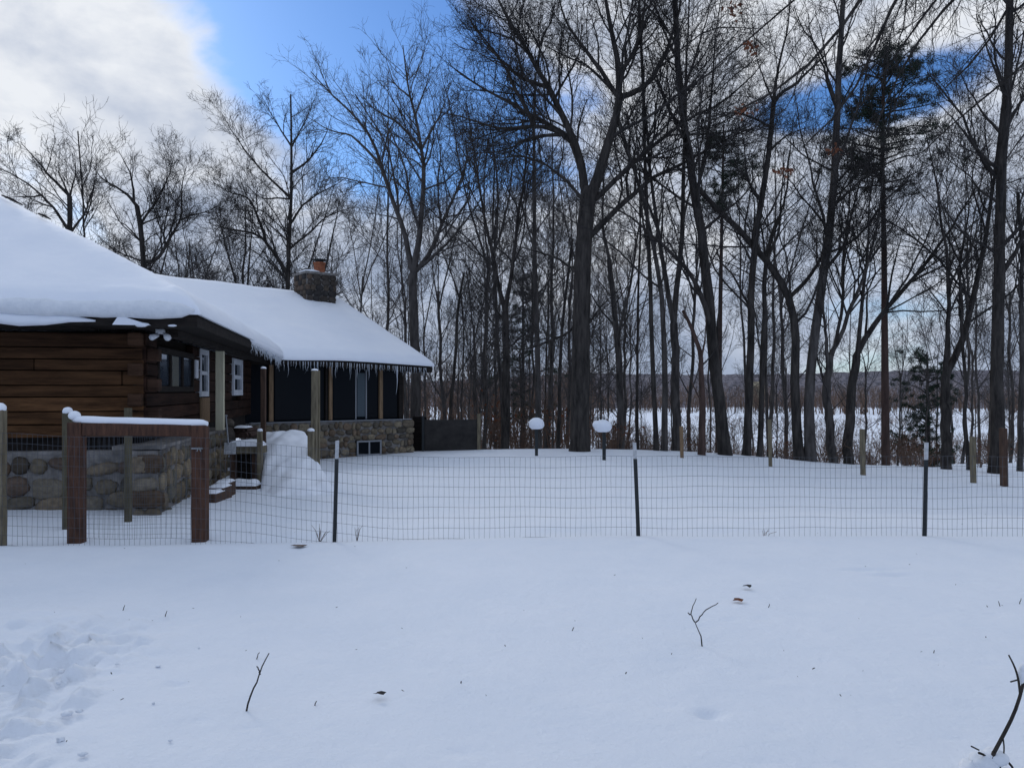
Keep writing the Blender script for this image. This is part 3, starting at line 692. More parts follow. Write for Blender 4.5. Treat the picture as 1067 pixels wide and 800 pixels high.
# porch roof
def pz(p,q): return (2.47+.0)-.04*p+.385*max(0,min(q,13.4-q))
def psnow(p,q):
    th=.22*math.sqrt(max(0,1-(1-min(max(q+.05,0)/.35,1))**2)); e=PL+.05-p
    th=min(th,.22*math.sqrt(max(0,1-(1-min(max(e,0)/.3,1))**2)))
    sag=.10*math.exp(-((p-.0)/1.3)**2)*max(0,1-q/2.5)
    return pz(p,q)-.03+th+(.05*(vn(p*1.1+3,q*1.1)-.5)+.025*(vn(p*4,q*4)-.5))*min(1,(q+.05)*3)*min(1,max(e,0)*4)-sag
pA=[-7+7*k/18 for k in range(18)]+[PL*k/24 for k in range(24)]+[PL-.12,PL-.05,PL,PL+.03,PL+.05]
pA=sorted(set([x for x in pA if x<=PL+.05]))
fieldw(psnow,pA,dense(.4,10,13.4,46),PP,'roof_snow',M['roofsnow'],lambda p,q:pz(p,q)-.04-.10*math.exp(-((p-.0)/1.3)**2)*max(0,1-q/2.5)*(1 if q<0 else 1))
fieldw(lambda p,q:pz(p,q)-.045,list(np.linspace(.2,PL-.01,12)),list(np.linspace(0,13.4,24)),PP,'roof',M['darkwood'],lambda p,q:pz(p,q)-.08)
mb=MB(); a=PP(.1,0,pz(.1,0)-.22); b=PP(PL-.01,0,pz(PL,0)-.22); mb.obox(a,b-a,s3(pv)*.03,(0,0,.15)); 
a=PP(PL-.04,.03,pz(PL,0)-.2); b=PP(PL-.04,6.7,pz(PL,6.7)-.2); mb.obox(a,b-a,s3(pu)*.035,(0,0,.14)); mb.build('fascia',M['darkwood'],house)
mb=MB(); a=PP(.1,.035,2.245); mb.obox(a,s3(pu)*(PL-.15)+np.array([0,0,-.19]),s3(pv)*.6,(0,0,.02)); mb.build('soffit',M['darkwood'],house)
# gable end wall of porch
mb=MB(); zt=lambda q:pz(4.1,q)-.1
A_=PP(4.1,.55,.5);B_=PP(4.1,6.7,.5);
mb.add([A_,B_,PP(4.1,6.7,zt(6.7)),PP(4.1,.55,zt(.55)),A_-s3(pu)*.1,B_-s3(pu)*.1,PP(4.0,6.7,zt(6.7)),PP(4.0,.55,zt(.55))],[(0,1,2,3),(7,6,5,4),(0,3,7,4),(3,2,6,7),(1,5,6,2)],(.05,.035,.028))
mb.build('wall',M['logs'],house)

# --- log walls, individual hewn courses
def courses(a,d,L,z0,z1,h,n,seed,tone,name,holes=()):
    rs=RS(seed); mb=MB(); z=z0; nrm=np.asarray(n)
    d=np.asarray(d)
    while z<z1-.05:
        hh=min(h*rs.uniform(.85,1.15),z1-z); x=0
        while x<L:
            seg=min(rs.uniform(1.8,4.2),L-x)
            cuts=[(x,x+seg)]
            for (h0,h1,hz0,hz1) in holes:
                if z+hh>hz0+.02 and z<hz1-.02:
                    nc=[]
                    for c0,c1 in cuts:
                        if c1<=h0 or c0>=h1: nc.append((c0,c1))
                        else:
                            if c0<h0: nc.append((c0,h0))
                            if c1>h1: nc.append((h1,c1))
                    cuts=nc
            k=rs.uniform(.65,1.2); base=tone(z,x); col=(base[0]*k,base[1]*k,base[2]*k)
            off=rs.uniform(0,.022)
            for c0,c1 in cuts:
                if c1-c0>.03: mb.obox(a+d*(c0+.004)+nrm*(off-.12)+np.array([0,0,z+.006]),d*(c1-c0-.008),nrm*.12,(0,0,hh-.012),col)
            x+=seg
        z+=hh
    mb.obox(a-nrm*.16+np.array([0,0,z0]),d*L,nrm*.045,(0,0,z1-z0),(.02,.015,.012))
    return mb.build(name,M['logs'],house,bevel=.012)
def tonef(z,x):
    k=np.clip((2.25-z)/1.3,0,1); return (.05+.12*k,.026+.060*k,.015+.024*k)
fn=-V3; sn=U3
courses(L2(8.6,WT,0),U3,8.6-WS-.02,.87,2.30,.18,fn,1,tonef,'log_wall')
def wy(px,s=WS):             # along-wall distance t of the side wall line s seen at photo column px
    k=(px-CX)/F; o=L2(s,0); return (k*o[1]-o[0])/(VV_[0]-k*VV_[1])
t1,t2=wy(163),wy(200.5); w1,w2=wy(207.5),wy(217.5); x1,x2=wy(241.5),wy(251)
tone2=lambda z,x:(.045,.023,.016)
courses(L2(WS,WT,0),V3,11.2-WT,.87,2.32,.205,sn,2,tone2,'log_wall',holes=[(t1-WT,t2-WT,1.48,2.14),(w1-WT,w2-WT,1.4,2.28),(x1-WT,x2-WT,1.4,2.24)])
# corner log ends
mb=MB(); rs=RS(4)
for k in range(7):
    z=.88+k*.205
    if k%2: mb.obox(L2(WS-.16,WT+.02,z),-U3*.15,V3*.2,(0,0,.17),(.07,.04,.028))
    else: mb.obox(L2(WS+.02,WT-.15,z),U3*.0-U3*-.0-U3*.17,V3*.14,(0,0,.17),(.09,.05,.032))
mb.build('corner_log_ends',M['logs'],house,bevel=.015)
# windows on the side wall
def window(t0,t1,z0,z1,nx,ny,fm,pm,fw=.05,proud=.05,s=WS,extra=None):
    mb=MB(); o=lambda t,z,p=0:L2(s,t,z)+U3*p
    mb.obox(o(t0,z0,-.06),V3*(t1-t0),U3*(.06+proud),(0,0,fw)); mb.obox(o(t0,z1-fw,-.06),V3*(t1-t0),U3*(.06+proud),(0,0,fw))
    mb.obox(o(t0,z0+fw,-.06),V3*fw,U3*(.06+proud),(0,0,z1-z0-2*fw)); mb.obox(o(t1-fw,z0+fw,-.06),V3*fw,U3*(.06+proud),(0,0,z1-z0-2*fw))
    for i in range(1,nx): mb.obox(o(t0+(t1-t0)*i/nx-fw*.6,z0+fw,-.05),V3*fw*1.2,U3*(.05+proud*.7),(0,0,z1-z0-2*fw))
    for i in range(1,ny): mb.obox(o(t0+fw,z0+(z1-z0)*i/ny-fw*.35,-.05),V3*(t1-t0-2*fw),U3*(.05+proud*.6),(0,0,fw*.7))
    w=MB(); w.obox(o(t0+.01,z0+.01,-.04),V3*(t1-t0-.02),U3*.02,(0,0,z1-z0-.02)); 
    wi=w.build('window',M['screen'],house)
    mb.build('frame',fm,wi,bevel=.004)
    g=MB(); g.obox(o(t0+fw*.8,z0+fw*.8,-.02),V3*(t1-t0-1.6*fw),U3*.012,(0,0,z1-z0-1.6*fw)); g.build('pane',pm,wi)
    return wi
window(t1,t2,1.48,2.14,3,1,M['darkwood'],M['glass'],fw=.09,proud=.03)
a=window(w1,wy(216.3),1.39,2.27,1,2,M['white'],M['glass'],fw=.10,proud=.03); a['label']='white framed sash window beside the cream post'
b=window(x1,x2,1.39,2.25,1,2,M['white'],M['glass'],fw=.13,proud=.05); b['label']='white framed sash window nearest the porch'
mb=MB(); mb.obox(L2(WS,wy(201.5),1.72)+U3*.02,V3*.2,U3*.03,(0,0,.32)); mb.build('wall_plate',M['white'],house)
mb=MB(); mb.obox(L2(WS,w1+.05,.9)+U3*.0,V3*(w2-w1-.1),U3*.03,(0,0,.47)); mb.build('trim_board',M['tan'],house)
# flood lights under the eave
mb=MB(); mb.obox(L2(.52,.5,2.26),-U3*.1,V3*.1,(0,0,.06)); mb.tube([L2(.5,.5,2.25),L2(.44,.38,2.2)],[.03,.045],10); mb.tube([L2(.6,.5,2.24),L2(.64,.38,2.2)],[.03,.04],10); mb.build('flood_light',M['white'],house,smooth=True)
# recess band below logs
mb=MB(); mb.obox(L2(8.5,WT+.1,.55),U3*7.6,V3*.1,(0,0,.33)); mb.obox(L2(WS+.1,WT+.1,.55),V3*10,-U3*.1,(0,0,.33)); mb.build('sill_recess',M['darkwood'],house)

# --- field stone
def stones(a,d,L,z0,z1,n,seed,sz,name='stone_wall',tones=None,th=.3,parent=house,topcap=True,slope=0.):
    rs=RS(seed); d=np.asarray(d,float); n=np.asarray(n,float); mbm=MB(); mbm.obox(a+np.array([0,0,z0]),d*L,-n*th,(0,0,z1-z0))
    o=mbm.build('stone_base' if name=='stone_wall' else name,M['mortar'],parent)
    mb=MB(); tones=tones or [(.17,.14,.10),(.12,.105,.085),(.21,.165,.115),(.15,.10,.065),(.08,.085,.075),(.20,.17,.13),(.10,.08,.06),(.17,.12,.09)]
    z=z0+sz*.3
    row=0
    while z<z1-sz*.15:
        x=rs.uniform(0,.5)*sz; hh=sz*rs.uniform(.8,1.05)
        while x<L:
            w=sz*rs.choice([.6,.85,1.15,1.6])*rs.uniform(.85,1.15); h=hh*rs.uniform(.7,1.15)
            cx_=min(x+w/2,L-w*.3); cz=min(z+rs.uniform(-.15,.15)*sz,z1-h*.42)
            ang=rs.uniform(-.25,.25); ax=np.array([d*math.cos(ang)+np.array([0,0,math.sin(ang)]),n,np.array([0,0,math.cos(ang)])-d*math.sin(ang)])
            t=tones[rs.randint(len(tones))]; k=rs.uniform(.7,1.25)
            mb.blob(a+d*cx_+np.array([0,0,cz]),(w*.49,rs.uniform(.04,.075),h*.49),ax,(t[0]*k,t[1]*k,t[2]*k),seg=14,ring=9,jit=.10,rs=rs,pw=rs.uniform(.6,.95))
            x+=w*1.02
        z+=hh*.98; row+=1
    mb.build('field_stones',M['stone'],o,smooth=True)
    return o
stones(L2(8.6,WT-.10,0),U3,8.6-.86,-.3,.70,fn,21,.27)
stones(L2(.85,.2,0),U3,.33,-.45,.72,fn,22,.26,th=.5)
stones(L2(.52,.22,0),V3,5.4,-.55,.72,sn,23,.27,th=.28,tones=[(.26,.20,.13),(.30,.24,.16),(.21,.17,.115),(.18,.13,.085),(.15,.135,.105)])
mb=MB(); mb.obox(L2(.50,.3,.73),V3*5.2,-U3*.6,(0,0,.05)); mb.build('walkway_slab',M['mortar'],house)
rs=RS(31); mb=MB(); mb.blob(L2(.52,5.5,.62),(.17,.17,.2),seg=10,ring=7,jit=.1,rs=rs,col=(.1,.085,.075)); mb.blob(L2(.5,5.55,.85),(.13,.13,.1),seg=10,ring=7,jit=.1,rs=rs,col=(.13,.11,.09)); mb.build('pillar_stones',M['stone'],house,smooth=True)
# cream post
mb=MB(); q=L2(.45,4.35,.78); mb.obox(q-U3*.07-V3*.07,U3*.14,V3*.14,(0,0,1.54)); mb.build('post',M['cream'],house,bevel=.008)
mb=MB(); mb.obox(L2(.36,.6,2.22),-U3*.12,V3*10.2,(0,0,.1)); mb.build('beam',M['darkwood'],house)
# --- porch front
PW=.5; ZS=.62; ln=np.array([-pv[0],-pv[1],0]); d3=s3(pu)
pst=stones(PP(-.6,PW-.06,0),d3,4.35+.6,-.9,ZS,ln,24,.21,th=.35,tones=[(.24,.19,.13),(.18,.145,.105),(.28,.23,.16),(.20,.145,.10),(.14,.12,.095)])
stones(PP(4.35,PW-.06,0),s3(pv),6,-.9,ZS,d3,25,.22,th=.35,tones=[(.16,.14,.12),(.12,.11,.10)])
def wp(px,q=PW):
    k=(px-CX)/F; o=PP(0,q); return (k*o[1]-o[0])/(pu[0]-k*pu[1])
mb=MB(); mb.obox(PP(-.6,PW-.1,ZS+.003),d3*4.9,s3(pv)*.14,(0,0,.02)); mb.build('sill',M['grayframe'],house)
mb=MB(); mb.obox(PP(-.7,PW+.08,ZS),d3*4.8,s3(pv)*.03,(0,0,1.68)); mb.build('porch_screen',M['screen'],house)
g_=MB()
for a_,b_ in ((287,338),(348,371),(383,394),(399,415)):
    p0,p1=wp(a_),wp(b_); g_.obox(PP(p0,PW+.05,ZS+.08),d3*(p1-p0),s3(pv)*.02,(0,0,1.45))
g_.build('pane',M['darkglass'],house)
mb=MB(); mb.obox(PP(-.7,PW-.01,2.2),d3*4.8,s3(pv)*.08,(0,0,.13)); mb.build('header',M['darkwood'],house)
for px,w,mt in [(282.5,.12,'tan'),(340,.06,'darkwood'),(344.5,.1,'tan'),(397,.11,'tan'),(417.5,.12,'darkwood')]:
    mb=MB(); p=wp(px); mb.obox(PP(p-w/2,PW-.02,ZS+.04),d3*w,s3(pv)*.09,(0,0,1.54)); mb.build('post',M[mt],house,bevel=.006)
for (a_,b_) in [(373,381)]:
    mb=MB(); p0,p1=wp(a_),wp(b_); mb.obox(PP(p0,PW+.04,ZS+.12),d3*(p1-p0),s3(pv)*.03,(0,0,1.28)); mb.build('glass_door_panel',M['curtain'],house)
mb=MB()
for px in (371.5,382.3): p=wp(px); mb.obox(PP(p-.02,PW+.03,ZS+.05),d3*.035,s3(pv)*.045,(0,0,1.45))
mb.build('door_frame',M['grayframe'],house)
# cellar window
p0,p1=wp(371,PW-.12),wp(396.5,PW-.12); zc0=1.5-66.5/F*22.9; zc1=1.5-51/F*22.9
w=MB(); w.obox(PP(p0,PW-.16,zc0),d3*(p1-p0),s3(pv)*.14,(0,0,zc1-zc0)); cw=w.build('cellar_window',M['screen'],house)
mb=MB(); o=lambda p,z:PP(p,PW-.19,z); f_=.045
mb.obox(o(p0,zc0),d3*(p1-p0),s3(pv)*.06,(0,0,f_)); mb.obox(o(p0,zc1-f_),d3*(p1-p0),s3(pv)*.06,(0,0,f_))
for k in (p0,(p0+p1)/2-f_/2,p1-f_): mb.obox(o(k,zc0+f_),d3*f_,s3(pv)*.05,(0,0,zc1-zc0-2*f_))
mb.build('frame',M['grayframe'],cw)
# icicles
rs=RS(44)
def icicle(c,L,r_):
    mb=MB(); n=5; z=np.linspace(0,1,n); mb.tube([np.array(c)-np.array([rs.normal()*.004*i,rs.normal()*.004*i,L*z[i]]) for i in range(n)],r_*(1-z*.92),6); mb.build('icicle',M['ice'],house,smooth=True)
for k in range(34):                              # snow curl between the side eave and porch
    f=k/33; q0=P(259,354,14.6); a=L2(-.02,5.0+f*5.6,Zf-.06-.05*f)
    icicle(a,rs.uniform(.12,.32)*(.7+.5*f),rs.uniform(.012,.028))
for k in range(56):
    p=.05+(PL-.25)*(k+rs.rand()*.8)/56; L=rs.choice([.05,.09,.14,.2,.3],p=[.25,.25,.25,.15,.10])*rs.uniform(.7,1.2)
    icicle(PP(p,-.01,pz(p,0)-.1-.06*math.exp(-(p/1.3)**2)),L+.12,rs.uniform(.010,.02))
p=wp(413.5,0); icicle(PP(p,-.01,pz(p,0)-.1),.85,.028)
mb=MB()                                           # sagging snow lip with ice behind the curl
n=20
pts=[L2(.0,4.9+6.*k/(n-1),Zf+.0-.05*k/(n-1)) for k in range(n)]
mb.tube(pts,[.01]+[.055+.04*k/n for k in range(n-2)]+[.07],10); mb.build('snow_lip',M['roofsnow'],house,smooth=True)
# chimney
def roofhit(px,py):
    for Y in np.arange(21,34,.02):
        q=P(px,py,Y); w=q[:2]-E0; p_=w@pu; q_=w@pv
        if pz(p_,q_)+.18>q[2]: return Y
    return 28
Yc=roofhit(338,316); cb=P(325.5,316,Yc+.15); k=Yc/F
ca=math.radians(38); cd=np.array([math.cos(ca),math.sin(ca),0]); ce=np.array([-cd[1],cd[0],0])
wc=1.1; dc=1.0; zt_=EYE+(HY-287)/F*(Yc+.3)
cb=np.array([cb[0],Yc+.55,cb[2]-.7])
ch=MB(); o=cb-cd*wc/2-ce*dc/2; ch.obox(o,cd*wc,ce*dc,(0,0,zt_-cb[2])); cho=ch.build('chimney',M['mortar'],house)
rs=RS(71); mb=MB(); T2=[(.075,.062,.052),(.11,.085,.065),(.055,.05,.048),(.14,.10,.075),(.09,.075,.065)]
for (oo,dd_,LL_,nn_) in ((o,cd,wc,-ce),(o+cd*wc,ce,dc,cd),(o,ce,dc,-cd)):
    z=0
    while z<zt_-cb[2]-.05:
        x=rs.uniform(-.05,.05)
        while x<LL_:
            w_=rs.uniform(.18,.34); t=T2[rs.randint(5)]; ax=np.array([dd_,nn_,[0,0,1.]])
            mb.blob(oo+dd_*min(x+w_/2,LL_-.08)+np.array([0,0,min(z+.1,zt_-cb[2]-.09)]),(w_*.5,.06,.105),ax,t,seg=10,ring=7,jit=.06,rs=rs,pw=.75); x+=w_
        z+=.19
mb.build('field_stones',M['stone'],cho,smooth=True)
mb=MB(); mb.obox(o-cd*.07-ce*.07+np.array([0,0,zt_-cb[2]]),cd*(wc+.14),ce*(dc+.14),(0,0,.09)); mb.build('crown_slab',M['mortar'],cho,bevel=.02)
rs=RS(72); mb=MB(); top=cb+np.array([0,0,zt_-cb[2]+.09])
mb.blob(top-cd*.25-ce*.1,(.36,.42,.11),np.array([cd,ce,[0,0,1.]]),seg=14,ring=8,jit=.05,rs=rs,zmin=-.005); mb.blob(top+cd*.3-ce*.2,(.25,.28,.05),np.array([cd,ce,[0,0,1.]]),seg=14,ring=8,jit=.05,rs=rs,zmin=-.005)
mb.build('chimney_snow',M['roofsnow'],cho,smooth=True)
fl=top+cd*.16; mb=MB(); mb.tube([fl,fl+[0,0,.42]],[.2,.2],16); mb.tube([fl+[0,0,.36],fl+[0,0,.42]],[.225,.225],16); mb.build('flue_pot',M['clay'],cho,smooth=False)
mb=MB(); mb.tube([fl+[0,0,.42],fl+[0,0,.5]],[.15,.15],12); mb.tube([fl+[0,0,.5],fl+[0,0,.53]],[.27,.27],16); mb.build('flue_cap',M['steel'],cho)
mb=MB(); mb.blob(top-cd*.28+ce*.1+np.array([0,0,.09]),(.2,.2,.1),seg=10,ring=6); mb.build('vent_cap',M['steel'],cho,smooth=True)
# dark shingle edges peeking through the snow near the hip
mb=MB()
for s_,l_ in ((3.83,.5),(2.95,.28)):
    a=L2(s_,s_+.0,deckm(s_,s_)+.275); b=L2(s_-l_,s_-l_,deckm(s_-l_,s_-l_)+.285); mb.tube([a,(a+b)/2+[0,0,.01],b],[.012,.022,.01],5)
mb.build('ridge_shingles',M['darkwood'],house)

# ------------------------------------------------------------------ steps with drifted snow, posts
st=empty('porch_steps',G(300,13.6),'snow-buried wooden steps between tall wooden posts, leading up to the porch','steps')
def drift():
    rs=RS(81); n=60;m=34; V=[]
    for i in range(n):
        f=i/(n-1); Y=12.0+f*3.9
        top=np.interp(f,[0,.1,.25,.35,.5,.62,.75,1],[-.25,-.08,.06,.24,.36,.50,.60,.66])
        xl=(np.interp(f,[0,.2,.45,1],[262,270,272,272])-CX)/F*Y; xr=(np.interp(f,[0,.3,.5,1],[362,345,330,325])-CX)/F*Y
        for j in range(m):
            g=j/(m-1); x=xl+(xr-xl)*g
            e=min(g/.07,1); e2=min((1-g)/.16,1); k=math.sqrt(max(0,1-(1-e)**2))*math.sqrt(max(0,1-(1-e2)**2))
            gz=float(ground_z(np.array([x]),np.array([Y]))[0])-.12
            z=gz+(top+.10*vn(x*3,Y*2.5)+.06*vn(x*8,Y*6)-.05-.10*(2*g-1)**2-gz)*k
            V.append((x,Y,z))
    I=np.arange(n*m).reshape(n,m); Fq=np.stack([I[:-1,:-1],I[:-1,1:],I[1:,1:],I[1:,:-1]],-1).reshape(-1,4)
    link_mesh('snow_cover',V,Fq,M['roofsnow'],st,smooth=True)
drift()
def sqpost(name,px,py0,py1,D,w,mat,parent,cap=None,lean=0.,dw=None):
    a=P(px,py1,D); b=P(px+lean,py0,D); a[2]-=.25; h=w/2; dw=dw or w
    mb=MB(); mb.add([a+[-h,-h,0],a+[h,-h,0],a+[h,h,0],a+[-h,h,0],b+[-h,-h,0],b+[h,-h,0],b+[h,h,0],b+[-h,h,0]],[(0,3,2,1),(4,5,6,7),(0,1,5,4),(1,2,6,5),(2,3,7,6),(3,0,4,7)])
    o=mb.build(name,M[mat],parent,bevel=.006)
    if cap:
        rs=RS(int(px)); m2=MB(); m2.blob(b+[0,0,cap*.3],(w*.62*(1+cap),w*.62*(1+cap),cap),seg=14,ring=8,jit=.04,rs=rs,zmin=-cap*.45); m2.build('snow_cap',M['roofsnow'],o if parent is not None else o,smooth=True)
    return o
sqpost('post',274.5,384,460,14.6,.085,'brownpost',st,.03)
sqpost('post',270.8,449,498,13.4,.08,'treated',st,.035)
sqpost('post',327,386,494,14.0,.10,'treated',st,.025,lean=1.0)
sqpost('post',331.5,386,488,14.2,.06,'treated',st)
sqpost('post',324,449,496,13.7,.10,'treated',st,.04)
# wooden landing
ld=empty('wooden_landing',P(254,520,12.6),'low wooden landing with snow on top, between the stone wall and the snowy steps','landing')
mb=MB(); a=P(237,465,13.5); b=P(271,465,13.5)
mb.box(a[0],b[0],13.5,13.9,a[2]-.13,a[2]); mb.build('platform',M['treated'],ld,bevel=.006)
mb=MB(); mb.box(a[0]+.02,a[0]+.12,13.55,13.65,-.4,a[2]-.134); mb.build('leg',M['brownpost'],ld)
mb=MB(); mb.box(b[0]-.16,b[0]-.07,13.55,13.65,-.4,a[2]-.134); mb.build('leg',M['brownpost'],ld)
mb=MB(); mb.box(a[0]+.05,b[0]-.05,13.75,13.79,-.3,a[2]-.14); mb.build('back_board',M['darkwood'],ld)
def slab_snow(x0,x1,y0,y1,z,h,parent,name='snow_cover',n=16,m=8,seed=1):
    V=[];
    for i in range(n):
        for j in range(m):
            f=i/(n-1);g=j/(m-1); k=(1-abs(2*f-1)**6)**.5*(1-abs(2*g-1)**4)**.5
            V.append((x0+(x1-x0)*f,y0+(y1-y0)*g,z+.002+h*k*(.85+.3*vn(f*5+seed,g*3))))
    I=np.arange(n*m).reshape(n,m); Fq=np.stack([I[:-1,:-1],I[1:,:-1],I[1:,1:],I[:-1,1:]],-1).reshape(-1,4)
    return link_mesh(name,V,Fq,M['roofsnow'],parent,smooth=True)
slab_snow(a[0]-.01,b[0]+.01,13.46,13.88,a[2],.10,ld)
mb=MB(); c=P(240,506,12.9); d=P(268,506,12.9); mb.box(c[0],d[0],12.85,13.15,c[2]-.08,c[2]); mb.build('tread',M['brownpost'],ld,bevel=.006)
slab_snow(c[0],d[0],12.82,13.13,c[2],.1,ld,seed=4)
# landscape timbers
tb=empty('timber_stack',G(225,11.2),'short dark landscape timbers with snow, at the foot of the stone wall','timbers')
for (px,py,D,w) in [(219,514,11.2,.22),(226,508,11.5,.24),(232,503,11.9,.2)]:
    c=P(px,py,D); mb=MB(); mb.box(c[0]-w/2,c[0]+w/2,D-.08,D+.3,c[2]-.25,c[2]); t_=mb.build('timber',M['brownpost'],tb,bevel=.012); slab_snow(c[0]-w/2,c[0]+w/2,D-.05,D+.3,c[2],.04,tb,n=8,m=6,seed=px)
# shovel leaning on the wall
sh=empty('snow_shovel',P(236,465,13.4),'thin pale-handled snow shovel leaning beside the cream porch post','shovel')
mb=MB(); mb.tube([P(238,463,13.3),P(235.5,434,13.6)],[.013,.012],8); mb.tube([P(234.6,433,13.6),P(236.6,433,13.6)],[.016,.016],8); mb.build('handle',M['grayframe'],sh)
mb=MB(); c=P(238.5,466,13.3); mb.obox(c+[-.09,0,-.12],(.2,0,0),(0,.02,0),(0,.03,.2)); mb.build('blade',M['tip'],sh,bevel=.004)
# boards/firewood stacked in the dark below the side wall
fw=empty('firewood_pile',P(252,452,15.6),'few snow-dusted split logs stacked below the log wall, left of the porch','firewood')
rs=RS(91)
for k in range(9):
    c=P(246+k%5*4.2,453-(k//5)*5,15.4+rs.rand()*.2); mb=MB(); mb.tube([c+[0,-.2,0],c+[.06,.25,.01]],[.06,.055],7); mb.build('log',M['bark_red'],fw)
slab_snow(*(lambda q,w:(q[0],w[0]))(P(247,446,15.4),P(260,446,15.4)),15.2,15.6,P(250,445.5,15.4)[2],.04,fw,seed=3)

# ------------------------------------------------------------------ gate frame
gt=empty('wooden_gate',G(144,8.0),'red-brown wooden gate frame with a snow-topped rail and wire infill','gate')
def gpost(px,py0,py1,D,wpx):
    a=P(px,py1,D); b=P(px,py0,D); w=wpx/F*D; mb=MB(); mb.box(a[0]-w/2,a[0]+w/2,D-.05,D+.07,a[2]-.2,b[2]); return mb.build('gate_post',M['gate'],gt,bevel=.008)
gpost(79.5,440,551,8.0,14.5); gpost(208.3,443,548,8.0,14.5)
a=P(87,454.5,8.0);b=P(201,454.5,8.0); mb=MB(); zt1=P(0,441.5,8)[2]; mb.add([(a[0],7.965,a[2]+.01),(b[0],7.965,a[2]),(b[0],8.04,a[2]),(a[0],8.04,a[2]+.01),(a[0],7.965,zt1+.012),(b[0],7.965,zt1-.01),(b[0],8.04,zt1-.01),(a[0],8.04,zt1+.012)],[(0,3,2,1),(4,5,6,7),(0,1,5,4),(1,2,6,5),(2,3,7,6),(3,0,4,7)]); mb.build('top_rail',M['gate'],gt,bevel=.006)
mb=MB(); n=30; x0,x1=P(76,0,8)[0],P(216,0,8)[0]
pts=[(x0+(x1-x0)*k/(n-1),8.01,P(0,np.interp(k,[0,29],[437.5,441.5]),8)[2]+.0015*math.sin(k*.7)) for k in range(n)]
mb.tube(pts,[.02,.038]+[.043+.002*math.sin(k*.6) for k in range(n-4)]+[.040,.022],12); mb.blob(P(76.5,431,8)+[0,.02,-.02],(.06,.06,.05),seg=12,ring=8)
mb.build('rail_snow',M['roofsnow'],gt,smooth=True)
mb=MB(); c=P(205,467,7.94); mb.box(c[0]-.05,c[0]+.06,7.925,7.945,c[2]-.008,c[2]+.008); mb.tube([c+[.01,-.02,-.03],c+[.03,-.02,.01],c+[.05,-.02,-.03]],.006,6); mb.build('latch',M['metal'],gt)
def mesh_wire(x0,x1,Y,zt,zb,dx,dz,r_,seed,wob=.006):
    rs=RS(seed); mbP=[];mbR=[]
    nx=int((x1-x0)/dx); 
    f=lambda x,h:(Y+.02*np.sin(x*1.3)+.006*np.sin(x*7),h+wob*np.sin(x*2.1+h*6)+.004*np.sin(x*6.7+h*3))
    V=[];hs=[]
    top=zt if callable(zt) else (lambda x:zt+0*x)
    g=[]
    for i in range(nx+1):
        x=x0+i*dx; z=np.linspace(zb(x),top(x),8); yy,zz=f(x+0*z,z); mbP.append(np.stack([x+.004*np.sin(z*9+i)+0*z,yy,zz],1))
    g.append((np.array(mbP),np.full((len(mbP),8),r_),3))
    nz=int(1.4/dz); H=[]
    n=int((x1-x0)/.1)+2
    for j in range(nz):
        x=np.linspace(x0,x1,n); z=top(x)-j*dz; ok=z>zb(x)-.02
        if ok.sum()<2: continue
        yy,zz=f(x,np.maximum(z,zb(x)-.05)); H.append(np.stack([x,yy-.002,zz],1))
    H=np.array(H); g.append((H,np.full(H.shape[:2],r_*1.05),3))
    return tubes(g)
V,Fq=mesh_wire(P(87,0,8)[0],P(201,0,8)[0],7.985,float(P(0,454,8)[2]),lambda x:0*x-.03,.0508,.1016,.0014,1)
link_mesh('wire_infill',V,Fq,M['galv'],gt)
# ------------------------------------------------------------------ front wire fence
fe=empty('wire_fence',G(533,7.7),'long welded-wire fence across the yard on thin black steel posts','fence')
def zt(x): return .84+.20*sstep((-.9-np.asarray(x,float))/2.6)+.03*sstep((-4.2-np.asarray(x,float)))
V,Fq=mesh_wire(-8.2,9.0,7.7,zt,lambda x:ground_z(np.atleast_1d(x),np.atleast_1d(0*x+7.7)).reshape(np.shape(x))-.03 if np.ndim(x) else float(ground_z(np.array([x]),np.array([7.7]))[0])-.03,.0508,.1016,.0015,2)
link_mesh('wire_mesh',V,Fq,M['galv'],fe)
for (b0,t0,yt,yb) in [((348,563),(351.5,459),478,563),((666,557),(661,461),478,557),((963,556),(965.5,461),479,556),((1290,556),(1288,461),479,556)]:
    a=P(*b0,7.66)-[0,0,.2]; t=P(*t0,7.66); m_=P(t0[0]+(b0[0]-t0[0])*.18,yt,7.66)
    mb=MB(); w=.018
    def bar(p,q,w,dpt,col=(1,1,1)):
        mb.add([p+[-w,-dpt,0],p+[w,-dpt,0],p+[w,dpt,0],p+[-w,dpt,0],q+[-w,-dpt,0],q+[w,-dpt,0],q+[w,dpt,0],q+[-w,dpt,0]],[(0,3,2,1),(4,5,6,7),(0,1,5,4),(1,2,6,5),(2,3,7,6),(3,0,4,7)])
    bar(a,m_,.019,.004); bar(a+[0,.02,0],m_+[0,.02,0],.004,.016)
    for k in range(12):
        c=a+(m_-a)*(.25+.06*k); bar(c+[0,-.008,0],c+[0,-.008,.012],.006,.005)
    po=mb.build('steel_post',M['steel'],fe)
    mb=MB(); bar(m_+[0,0,.001],t,.018,.005); bar(m_+[0,.021,.001],t+[0,.021,0],.004,.015); mb.build('post_tip',M['tip'],po)
sqpost('wood_post',0.5,427,560,7.75,.085,'treated',fe,.055)
# posts behind the gate
tag(sqpost('wooden_post',70.5,430,534,8.75,.085,'treated_shaded',None,.05),'greenish wooden post with a snow cap just behind the left gate post','post')
tag(sqpost('wooden_post',133.5,425,541,9.35,.07,'treated_shaded',None),'weathered green-brown post against the stone foundation, seen through the gate opening','post')
